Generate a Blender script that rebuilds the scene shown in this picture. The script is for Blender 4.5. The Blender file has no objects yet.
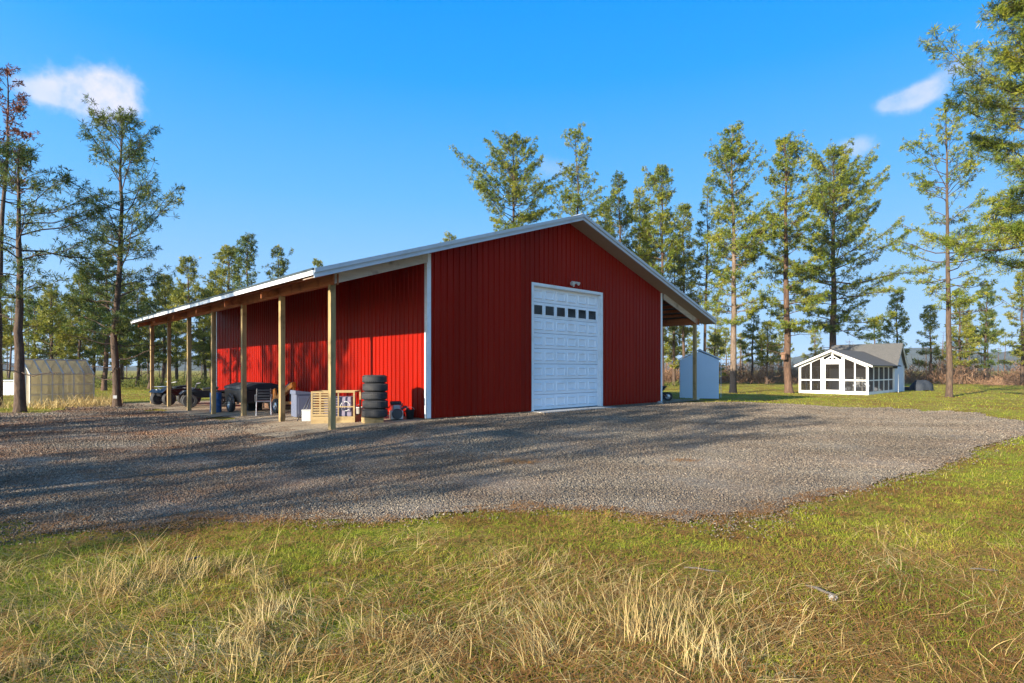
import bpy, math, random
import numpy as np
R = math.radians
random.seed(7)
RNG = np.random.default_rng(11)
scene = bpy.context.scene
COL = scene.collection

# ------------------------------------------------------------------ frame of reference
F, HY = 575.2, 369.5                       # focal length in pixels of a 1024 px wide picture, horizon row
CAMZ = 1.378                               # eye height above the bottom edge of the barn siding (z = 0)
TH = R(43.92)                              # heading of the barn's front wall
BC = np.array([-2.383, 16.187])            # the barn's front left corner
UX = np.array([math.cos(TH), math.sin(TH)]); VX = np.array([-math.sin(TH), math.cos(TH)])
W, L = 12.19, 18.29                        # barn
PW, OV, FO = 2.863, 0.762, 0.631           # lean-to width (to post), eave overhang, front overhang
EV, SL = 4.646, 0.316                      # eave height at the wall, roof slope
SUN_AZ, SUN_EL = 43.45, 17.4               # heading the light travels (deg from +X), elevation
G0 = -0.28                                 # general ground level


def uv(u, v):
    p = BC + UX * u + VX * v
    return float(p[0]), float(p[1])


def gz(x, y):
    x = np.asarray(x, float); y = np.asarray(y, float)
    dx, dy = x - BC[0], y - BC[1]
    u = dx * UX[0] + dy * UX[1]; v = dx * VX[0] + dy * VX[1]
    du = np.maximum(np.maximum(-0.3 - u, u - 15.0), 0); dv = np.maximum(np.maximum(-1.0 - v, v - 5.0), 0)
    t = np.clip(np.hypot(du, dv) / 6.5, 0, 1); s = 1 - t * t * (3 - 2 * t)
    r = np.hypot(x, y)
    und = 0.035 * np.sin(x * 0.31 + 1.3) * np.cos(y * 0.27) * np.clip((r - 3) / 15, 0, 1) * (1 - s)
    return G0 + 0.22 * s + und


def gpt(px, py, z=None):
    """the point of the ground seen at this place of the photograph"""
    zz = G0
    for _ in range(6):
        Y = (CAMZ - zz) * F / (py - HY); X = (px - 512) / F * Y
        zz = float(gz(X, Y)) if z is None else z
    return X, Y, zz


def at(px, Y):
    X = (px - 512) / F * Y
    return X, Y, float(gz(X, Y))


# ------------------------------------------------------------------ scene helpers
def tag(o, label=None, cat=None, group=None, kind=None):
    if label: o['label'] = label
    if cat: o['category'] = cat
    if group: o['group'] = group
    if kind: o['kind'] = kind
    return o


def thing(name, label, cat, loc=(0, 0, 0), rz=0.0, group=None, scale=None):
    o = bpy.data.objects.new(name, None); COL.objects.link(o)
    o.location = loc; o.rotation_euler = (0, 0, rz); o.empty_display_size = 0.3
    if scale: o.scale = scale
    return tag(o, label, cat, group)


def copy_tree(o, parent=None):
    c = o.copy(); COL.objects.link(c)
    if parent: c.parent = parent
    for ch in list(o.children): copy_tree(ch, c)
    return c


class MB:
    def __init__(s): s.v = []; s.f = []

    def add(s, vs, fs):
        n = len(s.v); s.v += [tuple(map(float, p)) for p in vs]; s.f += [tuple(i + n for i in f) for f in fs]; return s

    def box(s, c, d, rz=0.0, taper=1.0):
        x, y, z = d[0] / 2, d[1] / 2, d[2] / 2; co, si = math.cos(rz), math.sin(rz); vs = []
        for k in (-1, 1):
            t = 1 if k < 0 else taper
            for a, b in ((-1, -1), (1, -1), (1, 1), (-1, 1)):
                px, py = a * x * t, b * y * t
                vs.append((c[0] + px * co - py * si, c[1] + px * si + py * co, c[2] + k * z))
        return s.add(vs, [(3, 2, 1, 0), (4, 5, 6, 7), (0, 1, 5, 4), (1, 2, 6, 5), (2, 3, 7, 6), (3, 0, 4, 7)])

    def bar(s, p, q, w, h, up=(0, 0, 1)):
        p, q = np.array(p, float), np.array(q, float); d = q - p; d /= np.linalg.norm(d)
        up = np.array(up, float)
        if abs(d @ up) > 0.98: up = np.array([1.0, 0, 0])
        a = np.cross(d, up); a /= np.linalg.norm(a); b = np.cross(a, d)
        vs = [e + a * i * w / 2 + b * j * h / 2 for e in (p, q) for i, j in ((-1, -1), (1, -1), (1, 1), (-1, 1))]
        return s.add(vs, [(3, 2, 1, 0), (4, 5, 6, 7), (0, 1, 5, 4), (1, 2, 6, 5), (2, 3, 7, 6), (3, 0, 4, 7)])

    def tube(s, pts, rs, n=8, caps=True):
        pts = [np.array(p, float) for p in pts]
        if not hasattr(rs, '__len__'): rs = [rs] * len(pts)
        vs = []; a0 = None
        for i, p in enumerate(pts):
            d = pts[min(i + 1, len(pts) - 1)] - pts[max(i - 1, 0)]; d = d / (np.linalg.norm(d) + 1e-9)
            if a0 is None:
                a0 = np.cross(d, (0, 0, 1) if abs(d[2]) < 0.9 else (1, 0, 0))
            a = a0 - d * (a0 @ d); a /= np.linalg.norm(a); a0 = a; b = np.cross(d, a)
            for k in range(n):
                t = 2 * math.pi * k / n; vs.append(p + (a * math.cos(t) + b * math.sin(t)) * rs[i])
        fs = [(i * n + k, i * n + (k + 1) % n, (i + 1) * n + (k + 1) % n, (i + 1) * n + k) for i in range(len(pts) - 1) for k in range(n)]
        if caps: fs += [tuple(range(n - 1, -1, -1)), tuple((len(pts) - 1) * n + k for k in range(n))]
        return s.add(vs, fs)

    def lathe(s, prof, n=24, c=(0, 0, 0), axis='z', close=False):
        vs = []; m = len(prof)
        for k in range(n):
            t = 2 * math.pi * k / n
            for r, h in prof:
                p = (r * math.cos(t), r * math.sin(t), h)
                if axis == 'x': p = (p[2], p[0], p[1])
                if axis == 'y': p = (p[0], p[2], p[1])
                vs.append((p[0] + c[0], p[1] + c[1], p[2] + c[2]))
        fs = []
        for k in range(n):
            k2 = (k + 1) % n
            for i in range(m if close else m - 1):
                j = (i + 1) % m; fs.append((k * m + i, k2 * m + i, k2 * m + j, k * m + j))
        return s.add(vs, fs)

    def prism(s, poly, axis, a, b):
        """extrude a 2-D outline along an axis: axis 'x' outline (y,z), 'y' outline (x,z), 'z' outline (x,y)"""
        def P(q, h): return {'x': (h, q[0], q[1]), 'y': (q[0], h, q[1]), 'z': (q[0], q[1], h)}[axis]
        n = len(poly); vs = [P(q, a) for q in poly] + [P(q, b) for q in poly]
        return s.add(vs, [tuple(range(n)), tuple(range(2 * n - 1, n - 1, -1))] + [(i, i + n, (i + 1) % n + n, (i + 1) % n) for i in range(n)])

    def build(s, name, mat, parent=None, smooth=False, bevel=0):
        me = bpy.data.meshes.new(name); me.from_pydata(s.v, [], s.f); me.update()
        import bmesh
        bm = bmesh.new(); bm.from_mesh(me); bmesh.ops.recalc_face_normals(bm, faces=bm.faces); bm.to_mesh(me); bm.free()
        o = bpy.data.objects.new(name, me); COL.objects.link(o)
        me.materials.append(mat)
        if smooth:
            me.polygons.foreach_set('use_smooth', [True] * len(me.polygons))
        if bevel:
            m = o.modifiers.new('bevel', 'BEVEL'); m.width = bevel; m.segments = 2; m.limit_method = 'ANGLE'
        if parent: o.parent = parent
        return o


def np_mesh(name, V, faces, mat, parent=None, smooth=False):
    """V (n,3); faces (m,k) array"""
    me = bpy.data.meshes.new(name); k = faces.shape[1]; m = len(faces)
    me.vertices.add(len(V)); me.vertices.foreach_set('co', np.ascontiguousarray(V, np.float32).ravel())
    me.loops.add(m * k); me.loops.foreach_set('vertex_index', np.ascontiguousarray(faces, np.int32).ravel())
    me.polygons.add(m); me.polygons.foreach_set('loop_start', np.arange(0, m * k, k, dtype=np.int32))
    if smooth: me.polygons.foreach_set('use_smooth', np.ones(m, bool))
    me.update(calc_edges=True); me.materials.append(mat)
    o = bpy.data.objects.new(name, me); COL.objects.link(o)
    if parent: o.parent = parent
    return o


# ------------------------------------------------------------------ materials
class N:
    def __init__(s, name):
        s.m = bpy.data.materials.new(name); s.m.use_nodes = True; s.t = s.m.node_tree; s.t.nodes.clear()
        s.out = s.n('ShaderNodeOutputMaterial'); s.co = s.n('ShaderNodeTexCoord')

    def n(s, ty, **kw):
        q = s.t.nodes.new(ty)
        for k, v in kw.items(): setattr(q, k, v)
        return q

    def link(s, a, b): s.t.links.new(a, b)

    def noise(s, scale, detail=4, rough=0.6, vec=None, scl=None, dist=0):
        q = s.n('ShaderNodeTexNoise'); q.inputs['Scale'].default_value = scale; q.inputs['Detail'].default_value = detail
        q.inputs['Roughness'].default_value = rough; q.inputs['Distortion'].default_value = dist
        v = vec or s.co.outputs['Object']
        if scl:
            mp = s.n('ShaderNodeMapping'); mp.inputs['Scale'].default_value = scl; s.link(v, mp.inputs[0]); v = mp.outputs[0]
        s.link(v, q.inputs['Vector']); return q.outputs['Fac']

    def voro(s, scale, out='Color', vec=None):
        q = s.n('ShaderNodeTexVoronoi'); q.inputs['Scale'].default_value = scale
        s.link(vec or s.co.outputs['Object'], q.inputs['Vector']); return q.outputs[out]

    def ramp(s, fac, stops, interp='LINEAR'):
        q = s.n('ShaderNodeValToRGB'); e = q.color_ramp.elements; q.color_ramp.interpolation = interp
        while len(e) < len(stops): e.new(0.5)
        for el, (p, c) in zip(e, stops): el.position = p; el.color = (*c, 1) if hasattr(c, '__len__') else (c, c, c, 1)
        s.link(fac, q.inputs[0]); return q.outputs[0]

    def mix(s, fac, a, b, mode='MIX'):
        q = s.n('ShaderNodeMix', data_type='RGBA', blend_type=mode)
        for v, i in ((fac, 0), (a, 6), (b, 7)):
            if hasattr(v, 'node'): s.link(v, q.inputs[i])
            else: q.inputs[i].default_value = (*v, 1) if hasattr(v, '__len__') else v
        return q.outputs[2]

    def math(s, op, a, b=0.0):
        q = s.n('ShaderNodeMath', operation=op)
        for v, i in ((a, 0), (b, 1)):
            if hasattr(v, 'node'): s.link(v, q.inputs[i])
            else: q.inputs[i].default_value = v
        return q.outputs[0]

    def bsdf(s, col, rough=0.6, bump=None, bs=0.3, bd=0.02, metal=0, spec=0.4, **kw):
        b = s.n('ShaderNodeBsdfPrincipled')
        for v, k in ((col, 'Base Color'), (rough, 'Roughness'), (metal, 'Metallic'), (spec, 'Specular IOR Level')):
            if hasattr(v, 'node'): s.link(v, b.inputs[k])
            else: b.inputs[k].default_value = (*v, 1) if hasattr(v, '__len__') else v
        for k, v in kw.items(): b.inputs[k.replace('_', ' ')].default_value = v
        if bump is not None:
            q = s.n('ShaderNodeBump'); q.inputs['Strength'].default_value = bs; q.inputs['Distance'].default_value = bd
            s.link(bump, q.inputs['Height']); s.link(q.outputs[0], b.inputs['Normal'])
        s.link(b.outputs[0], s.out.inputs[0]); return b


def paint(name, c, rough=0.5, var=0.12, scale=3.0, spec=0.4, metal=0, dirt=None, bump=0.0):
    n = N(name); f = n.noise(scale, 6, 0.65)
    col = n.mix(f, tuple(x * (1 - var) for x in c), tuple(min(1, x * (1 + var)) for x in c))
    if dirt:
        f2 = n.ramp(n.noise(scale * 0.7, 5, 0.7), [(0.5, 0.0), (0.72, 1.0)])
        col = n.mix(n.math('MULTIPLY', f2, 0.6), col, dirt)
    n.bsdf(col, rough, n.noise(scale * 9, 3) if bump else None, bump or 0.1, 0.01, metal, spec)
    return n.m


M = {}
# barn steel siding: faded here and there, streaks of dust near the ground
n = N('red steel siding'); f = n.noise(1.3, 5, 0.6, scl=(1, 1, 0.25))
c = n.mix(f, (0.205, 0.0040, 0.0004), (0.265, 0.0056, 0.0005))
sp_ = n.n('ShaderNodeSeparateXYZ'); n.link(n.co.outputs['Object'], sp_.inputs[0]); wn_ = n.n('ShaderNodeTexWhiteNoise', noise_dimensions='1D'); n.link(n.math('FLOOR', n.math('DIVIDE', n.math('ADD', sp_.outputs[0], sp_.outputs[1]), 0.9144)), wn_.inputs['W'])
c = n.mix(1.0, c, n.ramp(wn_.outputs['Value'], [(0.0, 0.88), (1.0, 1.10)]), 'MULTIPLY')
dust = n.math('MULTIPLY', n.ramp(n.noise(2.2, 6, 0.7, scl=(3, 3, 0.4)), [(0.45, 0.0), (0.75, 1.0)]), 0.06)
c = n.mix(dust, c, (0.25, 0.10, 0.06)); n.bsdf(c, 0.45, n.noise(1.1, 3), 0.08, 0.02, 0, 0.28, Specular_Tint=(1.0, 0.25, 0.20, 1)); M['red'] = n.m
M['trim'] = paint('white steel trim', (0.74, 0.76, 0.78), 0.4, 0.05, 2.0, dirt=(0.5, 0.48, 0.44))
M['rake'] = paint('grey blue rake trim', (0.46, 0.50, 0.55), 0.4, 0.08, 2.0, dirt=(0.33, 0.34, 0.35))
M['door'] = paint('white door paint', (0.80, 0.82, 0.86), 0.45, 0.035, 1.5, dirt=(0.66, 0.66, 0.66))
M['white'] = paint('white wood paint', (0.78, 0.76, 0.72), 0.55, 0.08, 3.0, dirt=(0.55, 0.5, 0.42))
M['roofmetal'] = paint('dark steel roofing', (0.055, 0.07, 0.07), 0.45, 0.10, 1.2, metal=0.3)
M['soffit'] = paint('brown soffit', (0.33, 0.25, 0.19), 0.6, 0.15, 4.0)
M['concrete'] = paint('concrete', (0.36, 0.35, 0.33), 0.9, 0.2, 6.0, bump=0.3)


def wood(name, c1, c2, c3, axis=2, rough=0.75):
    n = N(name); sc = [14, 14, 14]; sc[axis] = 0.9
    f = n.noise(1.0, 6, 0.65, scl=tuple(sc), dist=0.6); k = n.noise(2.3, 3, 0.6)
    c = n.ramp(f, [(0.25, c1), (0.55, c2), (0.8, c3)])
    c = n.mix(n.ramp(k, [(0.55, 0.0), (0.75, 1.0)]), c, tuple(x * 0.55 for x in c1))
    n.bsdf(c, rough, f, 0.35, 0.01); return n.m


M['post'] = wood('treated timber post', (0.17, 0.115, 0.045), (0.34, 0.235, 0.10), (0.45, 0.32, 0.15))
M['beam'] = wood('timber beam', (0.22, 0.065, 0.02), (0.38, 0.125, 0.04), (0.46, 0.18, 0.065), axis=1)  # red of bounced light is worked into the timber colour
M['barge'] = wood('grey tan barge board', (0.36, 0.31, 0.27), (0.48, 0.43, 0.38), (0.55, 0.50, 0.45), axis=0)
M['pale'] = wood('pale pine boards', (0.22, 0.145, 0.06), (0.33, 0.23, 0.10), (0.41, 0.30, 0.145), axis=0)
M['oldwood'] = wood('weathered brown wood', (0.12, 0.06, 0.035), (0.22, 0.12, 0.07), (0.30, 0.17, 0.10))
M['twig'] = wood('grey dry twig', (0.06, 0.05, 0.04), (0.12, 0.10, 0.08), (0.19, 0.165, 0.135), axis=0)
M['rubber'] = paint('tyre rubber', (0.028, 0.028, 0.030), 0.75, 0.3, 8.0, dirt=(0.09, 0.08, 0.07))
M['black'] = paint('black plastic', (0.012, 0.013, 0.016), 0.4, 0.3, 4.0)
M['darksteel'] = paint('dark steel', (0.06, 0.06, 0.065), 0.45, 0.3, 6.0, metal=0.5)
M['steel'] = paint('bare steel', (0.45, 0.45, 0.46), 0.35, 0.2, 9.0, metal=0.7)
M['orange'] = paint('orange machine paint', (0.55, 0.17, 0.012), 0.45, 0.15, 5.0, dirt=(0.16, 0.08, 0.04))
M['greybox'] = paint('blue grey enamel', (0.11, 0.125, 0.18), 0.5, 0.1, 2.0, dirt=(0.2, 0.19, 0.2))
M['mauve'] = paint('grey purple fabric', (0.20, 0.17, 0.22), 0.85, 0.15, 5.0)
M['blue'] = paint('blue plastic', (0.03, 0.11, 0.28), 0.45, 0.15, 3.0)
M['redcan'] = paint('red plastic can', (0.45, 0.02, 0.015), 0.45, 0.1, 3.0)
M['tarp'] = paint('dark tarpaulin', (0.026, 0.032, 0.042), 0.8, 0.3, 2.5, bump=0.4)
M['stone'] = paint('grey stone', (0.30, 0.28, 0.26), 0.9, 0.35, 9.0, bump=0.5)
M['shed'] = paint('pale siding with blue shade tint', (0.46, 0.56, 0.68), 0.5, 0.06, 1.6)  # whitish siding; the blue of the barn's shade is put into its colour
M['cabinshade'] = paint('white cabin siding with shade tint', (0.56, 0.60, 0.68), 0.55, 0.06, 1.6)  # white wall of the main block, its blue shade mixed into the colour
M['whitebin'] = paint('white plastic', (0.58, 0.57, 0.54), 0.5, 0.06, 3.0, dirt=(0.5, 0.46, 0.4))
# window glass of the garage door: dark, glossy
n = N('door glass'); n.bsdf((0.012, 0.014, 0.017), 0.08, spec=0.3); M['glass'] = n.m
# shingles
n = N('asphalt shingles')
br = n.n('ShaderNodeTexBrick'); br.inputs['Scale'].default_value = 5.0; br.inputs['Mortar Size'].default_value = 0.02
br.inputs['Color1'].default_value = (0.075, 0.075, 0.075, 1); br.inputs['Color2'].default_value = (0.12, 0.115, 0.11, 1); br.inputs['Mortar'].default_value = (0.035, 0.035, 0.035, 1)
n.link(n.co.outputs['Object'], br.inputs['Vector'])
c = n.mix(n.noise(3, 5), br.outputs['Color'], (0.10, 0.095, 0.088)); n.bsdf(c, 0.9, n.noise(60, 2), 0.3, 0.005); M['shingle'] = n.m
# porch screen: fine dark mesh that lets some light through
n = N('insect screen'); d = n.n('ShaderNodeBsdfDiffuse'); d.inputs[0].default_value = (0.03, 0.026, 0.024, 1)
tr = n.n('ShaderNodeBsdfTransparent'); mx = n.n('ShaderNodeMixShader'); mx.inputs[0].default_value = 0.42
n.link(tr.outputs[0], mx.inputs[1]); n.link(d.outputs[0], mx.inputs[2]); n.link(mx.outputs[0], n.out.inputs[0]); M['screen'] = n.m
# twin-wall greenhouse panels, milky and dusty
n = N('milky greenhouse panel'); d = n.n('ShaderNodeBsdfPrincipled'); f = n.noise(2.4, 6, 0.7)
n.link(n.ramp(f, [(0.3, (0.52, 0.47, 0.38)), (0.7, (0.72, 0.67, 0.57))]), d.inputs['Base Color']); d.inputs['Roughness'].default_value = 0.6; d.inputs['Specular IOR Level'].default_value = 0.2
tl = n.n('ShaderNodeBsdfTranslucent'); tl.inputs[0].default_value = (0.85, 0.78, 0.62, 1)
tr = n.n('ShaderNodeBsdfTransparent'); tr.inputs[0].default_value = (0.8, 0.78, 0.7, 1)
m1 = n.n('ShaderNodeMixShader'); m1.inputs[0].default_value = 0.62; m2 = n.n('ShaderNodeMixShader'); m2.inputs[0].default_value = 0.42
n.link(d.outputs[0], m1.inputs[1]); n.link(tl.outputs[0], m1.inputs[2]); n.link(m1.outputs[0], m2.inputs[1]); n.link(tr.outputs[0], m2.inputs[2]); n.link(m2.outputs[0], n.out.inputs[0]); M['poly'] = n.m


def bark(name, c1, c2, c3, char=None):
    n = N(name); v = n.voro(3.2, 'Distance', None)
    f = n.noise(2.6, 6, 0.7, scl=(3.2, 3.2, 0.9)); c = n.ramp(f, [(0.3, c1), (0.5, c2), (0.72, c3)])
    if char:
        sp = n.n('ShaderNodeSeparateXYZ'); n.link(n.co.outputs['Object'], sp.inputs[0])
        z = n.math('ADD', sp.outputs[2], n.math('MULTIPLY', n.noise(3.0, 4), 0.5))
        k = n.ramp(n.math('MULTIPLY', z, 0.1), [((char + 0.1) / 10, 1.0), ((char + 0.3) / 10, 0.0)])
        c = n.mix(k, c, (0.010, 0.009, 0.010))
    n.bsdf(c, 0.95, f, 0.8, 0.05); return n.m


M['bark'] = bark('dark pine bark', (0.035, 0.024, 0.018), (0.085, 0.055, 0.038), (0.15, 0.095, 0.062))
M['barkred'] = bark('reddish pine bark', (0.045, 0.026, 0.018), (0.105, 0.06, 0.038), (0.18, 0.105, 0.067))
M['barkchar'] = bark('pine bark charred at the foot', (0.06, 0.042, 0.028), (0.16, 0.112, 0.078), (0.27, 0.195, 0.14), char=1.7)


def needles(name, a, b, c):
    n = N(name); geo = n.n('ShaderNodeNewGeometry')
    f = n.noise(0.9, 3, 0.6, vec=geo.outputs['Position']); f2 = n.noise(7.0, 2, 0.5, vec=geo.outputs['Position'])
    col = n.ramp(n.math('ADD', n.math('MULTIPLY', f, 0.55), n.math('MULTIPLY', f2, 0.45)), [(0.36, a), (0.5, b), (0.66, c)])
    d = n.n('ShaderNodeBsdfPrincipled'); n.link(col, d.inputs['Base Color']); d.inputs['Roughness'].default_value = 0.55; d.inputs['Specular IOR Level'].default_value = 0.25
    tl = n.n('ShaderNodeBsdfTranslucent'); n.link(col, tl.inputs[0])
    m = n.n('ShaderNodeMixShader'); m.inputs[0].default_value = 0.25
    n.link(d.outputs[0], m.inputs[1]); n.link(tl.outputs[0], m.inputs[2]); n.link(m.outputs[0], n.out.inputs[0]); return n.m


M['needle'] = needles('pine needles', (0.040, 0.085, 0.014), (0.16, 0.195, 0.020), (0.38, 0.33, 0.03))
M['needledark'] = needles('dark pine needles', (0.028, 0.06, 0.018), (0.085, 0.125, 0.022), (0.21, 0.20, 0.028))
M['needlered'] = needles('dying red pine needles', (0.12, 0.035, 0.018), (0.18, 0.055, 0.025), (0.10, 0.075, 0.03))
M['needlefar'] = needles('yellow green needles', (0.07, 0.10, 0.018), (0.19, 0.205, 0.024), (0.36, 0.30, 0.035))


def simple_var(name, stops, scale=5.0, rough=0.8, transl=0.0, big=None):
    n = N(name); geo = n.n('ShaderNodeNewGeometry'); f = n.noise(scale, 4, 0.7, vec=geo.outputs['Position'])
    if big: f = n.math('ADD', n.math('MULTIPLY', f, 0.55), n.math('MULTIPLY', n.noise(big, 3, 0.6, vec=geo.outputs['Position']), 0.45))
    col = n.ramp(f, stops)
    b = n.bsdf(col, rough, spec=0.25)
    if transl:
        tl = n.n('ShaderNodeBsdfTranslucent'); n.link(col, tl.inputs[0]); m = n.n('ShaderNodeMixShader'); m.inputs[0].default_value = transl
        n.link(b.outputs[0], m.inputs[1]); n.link(tl.outputs[0], m.inputs[2]); n.link(m.outputs[0], n.out.inputs[0])
    return n.m


M['grass'] = simple_var('green grass blades', [(0.34, (0.08, 0.15, 0.010)), (0.5, (0.24, 0.27, 0.020)), (0.66, (0.48, 0.40, 0.06))], 9, 0.7, 0.25, 0.8)
M['straw'] = simple_var('dry straw', [(0.3, (0.30, 0.18, 0.06)), (0.5, (0.50, 0.36, 0.14)), (0.68, (0.70, 0.57, 0.30))], 11, 0.7, 0.2, 1.0)
M['litter'] = simple_var('fallen pine needles', [(0.3, (0.15, 0.06, 0.016)), (0.5, (0.32, 0.145, 0.04)), (0.7, (0.48, 0.28, 0.09))], 8, 0.85, 0, 0.9)
M['brush'] = simple_var('bare brown brush', [(0.3, (0.09, 0.05, 0.03)), (0.5, (0.19, 0.105, 0.06)), (0.68, (0.32, 0.20, 0.12))], 0.5, 0.9, 0, 0.09)
M['shrub'] = simple_var('low green shrubs', [(0.3, (0.05, 0.075, 0.015)), (0.5, (0.11, 0.13, 0.025)), (0.7, (0.22, 0.20, 0.05))], 1.5, 0.8, 0.2, 0.15)

# ground: moss green, straw and rust-red needle litter in patches
n = N('meadow ground'); geo = n.n('ShaderNodeNewGeometry'); P = geo.outputs['Position']
fine = n.noise(26, 6, 0.75, vec=P); mid = n.noise(4.2, 6, 0.72, vec=P); big = n.noise(0.17, 4, 0.6, vec=P); med = n.noise(0.55, 4, 0.6, vec=P)
g = n.ramp(fine, [(0.32, (0.06, 0.08, 0.008)), (0.5, (0.24, 0.26, 0.016)), (0.68, (0.48, 0.42, 0.06))])
s = n.ramp(fine, [(0.30, (0.11, 0.065, 0.018)), (0.5, (0.30, 0.20, 0.05)), (0.7, (0.50, 0.38, 0.13))])
r = n.ramp(fine, [(0.32, (0.08, 0.032, 0.010)), (0.55, (0.27, 0.105, 0.025)), (0.72, (0.42, 0.21, 0.065))])
sm = n.ramp(n.math('ADD', n.math('MULTIPLY', mid, 0.5), n.math('MULTIPLY', big, 0.5)), [(0.44, 0.0), (0.60, 0.85)])
c = n.mix(sm, g, s)
rm = n.ramp(n.math('ADD', n.math('MULTIPLY', mid, 0.45), n.math('MULTIPLY', med, 0.55)), [(0.46, 0.0), (0.60, 0.8)])
c = n.mix(rm, c, r)
n.bsdf(c, 0.95, n.noise(18, 6, 0.75, vec=P), 1.0, 0.06, spec=0.15); M['ground'] = n.m

def drift(n, P, c):
    """rusty needle litter drifted over parts of the gravel, thicker under the pines at the left"""
    sx = n.n('ShaderNodeSeparateXYZ'); n.link(P, sx.inputs[0])
    lf = n.ramp(n.math('MULTIPLY', n.math('ADD', sx.outputs[0], 12.0), 1 / 16), [(0.25, 0.95), (0.80, 0.22)])
    lm = n.ramp(n.math('ADD', n.math('MULTIPLY', n.noise(0.45, 5, 0.65, vec=P), 0.6), n.math('MULTIPLY', n.noise(3.5, 4, 0.7, vec=P), 0.4)), [(0.43, 0.0), (0.63, 1.0)])
    c = n.mix(n.math('MULTIPLY', lm, lf), c, n.ramp(n.noise(40, 4, 0.7, vec=P), [(0.3, (0.075, 0.032, 0.017)), (0.7, (0.25, 0.12, 0.055))]))
    wear = n.ramp(n.noise(0.35, 4, 0.6, vec=P, scl=(0.5, 1.6, 1)), [(0.35, (0.78, 0.74, 0.68)), (0.62, (1.16, 1.12, 1.04))])
    return n.mix(1.0, c, wear, 'MULTIPLY')


n = N('crushed stones'); geo = n.n('ShaderNodeNewGeometry'); P = geo.outputs['Position']
c = n.ramp(n.noise(31, 4, 0.7, vec=P), [(0.32, (0.03, 0.026, 0.022)), (0.43, (0.11, 0.094, 0.078)), (0.55, (0.20, 0.172, 0.138)), (0.66, (0.42, 0.365, 0.285))])
n.bsdf(drift(n, P, c), 0.85, spec=0.25); M['pebble'] = n.m

# gravel: small crushed stones, each its own grey; brown needle litter drifted over parts of it
n = N('grey gravel'); geo = n.n('ShaderNodeNewGeometry'); P = geo.outputs['Position']
vc = n.voro(46, 'Color', P); vd = n.voro(46, 'Distance', P); v2 = n.voro(100, 'Color', P)
sep = n.n('ShaderNodeSeparateXYZ'); n.link(vc, sep.inputs[0]); sep2 = n.n('ShaderNodeSeparateXYZ'); n.link(v2, sep2.inputs[0])
st = [(0.0, (0.028, 0.025, 0.022)), (0.35, (0.10, 0.087, 0.074)), (0.7, (0.19, 0.165, 0.135)), (1.0, (0.44, 0.39, 0.315))]
c = n.mix(0.35, n.ramp(sep.outputs[0], st), n.ramp(sep2.outputs[0], st))
c = drift(n, P, c); c = n.mix(1.0, c, (1.3, 1.3, 1.3), 'MULTIPLY')
n.bsdf(c, 0.9, n.math('SUBTRACT', 1.0, vd), 0.9, 0.02, spec=0.25); M['gravel'] = n.m
n = N('sandy dirt'); geo = n.n('ShaderNodeNewGeometry'); P = geo.outputs['Position']
c = n.ramp(n.noise(14, 6, 0.75, vec=P), [(0.3, (0.20, 0.15, 0.095)), (0.5, (0.38, 0.30, 0.20)), (0.72, (0.55, 0.46, 0.33))])
c = n.mix(n.ramp(n.noise(0.9, 4, vec=P), [(0.45, 0.0), (0.7, 0.7)]), c, (0.20, 0.13, 0.075)); n.bsdf(c, 0.95, n.noise(22, 6, 0.8, vec=P), 0.9, 0.04, spec=0.15); M['dirt'] = n.m
M['hill'] = simple_var('wooded hills', [(0.3, (0.035, 0.05, 0.04)), (0.6, (0.07, 0.08, 0.06))], 0.02, 0.95)
M['field'] = M['ground']

# ------------------------------------------------------------------ ground sheets
def grid(name, xs, ys, zf, mat, keep=None, kind='structure'):
    X, Y = np.meshgrid(xs, ys); V = np.stack([X, Y, zf(X, Y)], -1).reshape(-1, 3); nx, ny = len(xs), len(ys)
    i, j = np.meshgrid(np.arange(nx - 1), np.arange(ny - 1)); a = (j * nx + i).ravel()
    fc = np.stack([a, a + 1, a + nx + 1, a + nx], 1)
    if keep is not None:
        c = V[fc].mean(1); fc = fc[keep(c[:, 0], c[:, 1])]
        used = np.unique(fc); remap = -np.ones(len(V), int); remap[used] = np.arange(len(used)); V = V[used]; fc = remap[fc]
    return tag(np_mesh(name, V, fc, mat, smooth=True), kind=kind)


t = np.linspace(-1, 1, 261); ax = np.sinh(t * 6.4) / np.sinh(6.4) * 1700
grid('ground', ax, ax + 12, gz, M['ground'])


def wob(x, y):
    return (np.sin(x * 1.9 + y * 0.7) + np.sin(x * 0.8 - y * 1.7 + 2) + 0.8 * np.sin(x * 4.3 + 1) * np.cos(y * 3.9) + 0.5 * np.sin(x * 9.1) * np.cos(y * 8.3 + 1)) * 0.16


def in_poly(x, y, poly):
    ins = np.zeros(np.shape(x), bool); m = len(poly)
    for i in range(m):
        (x0, y0), (x1, y1) = poly[i], poly[(i + 1) % m]
        if y0 == y1: continue
        hit = (y0 > y) != (y1 > y)
        ins ^= hit & (x < (x1 - x0) * (y - y0) / (y1 - y0) + x0)
    return ins


edge = [gpt(*p)[:2] for p in ((-40, 522), (60, 523), (140, 525), (260, 520), (400, 516), (520, 512), (620, 515), (720, 521), (775, 516), (805, 503), (850, 492), (920, 474), (962, 458),
                              (985, 446), (1030, 434), (1040, 426), (1005, 418), (950, 412), (880, 408.5), (800, 405), (740, 403), (700, 403))]
GPOLY = [(-16, 5.0)] + edge + [uv(12.6, -0.4), uv(12.0, 0.25), uv(0.1, 0.25), uv(-2.3, 0.2), uv(-3.3, 3), uv(-3.5, 9), uv(-3.6, 15), uv(-3.4, 19), uv(-5, 20.5), gpt(60, 413)[:2], (-22.5, 20.5), (-30, 17), (-30, 8)]


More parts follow.
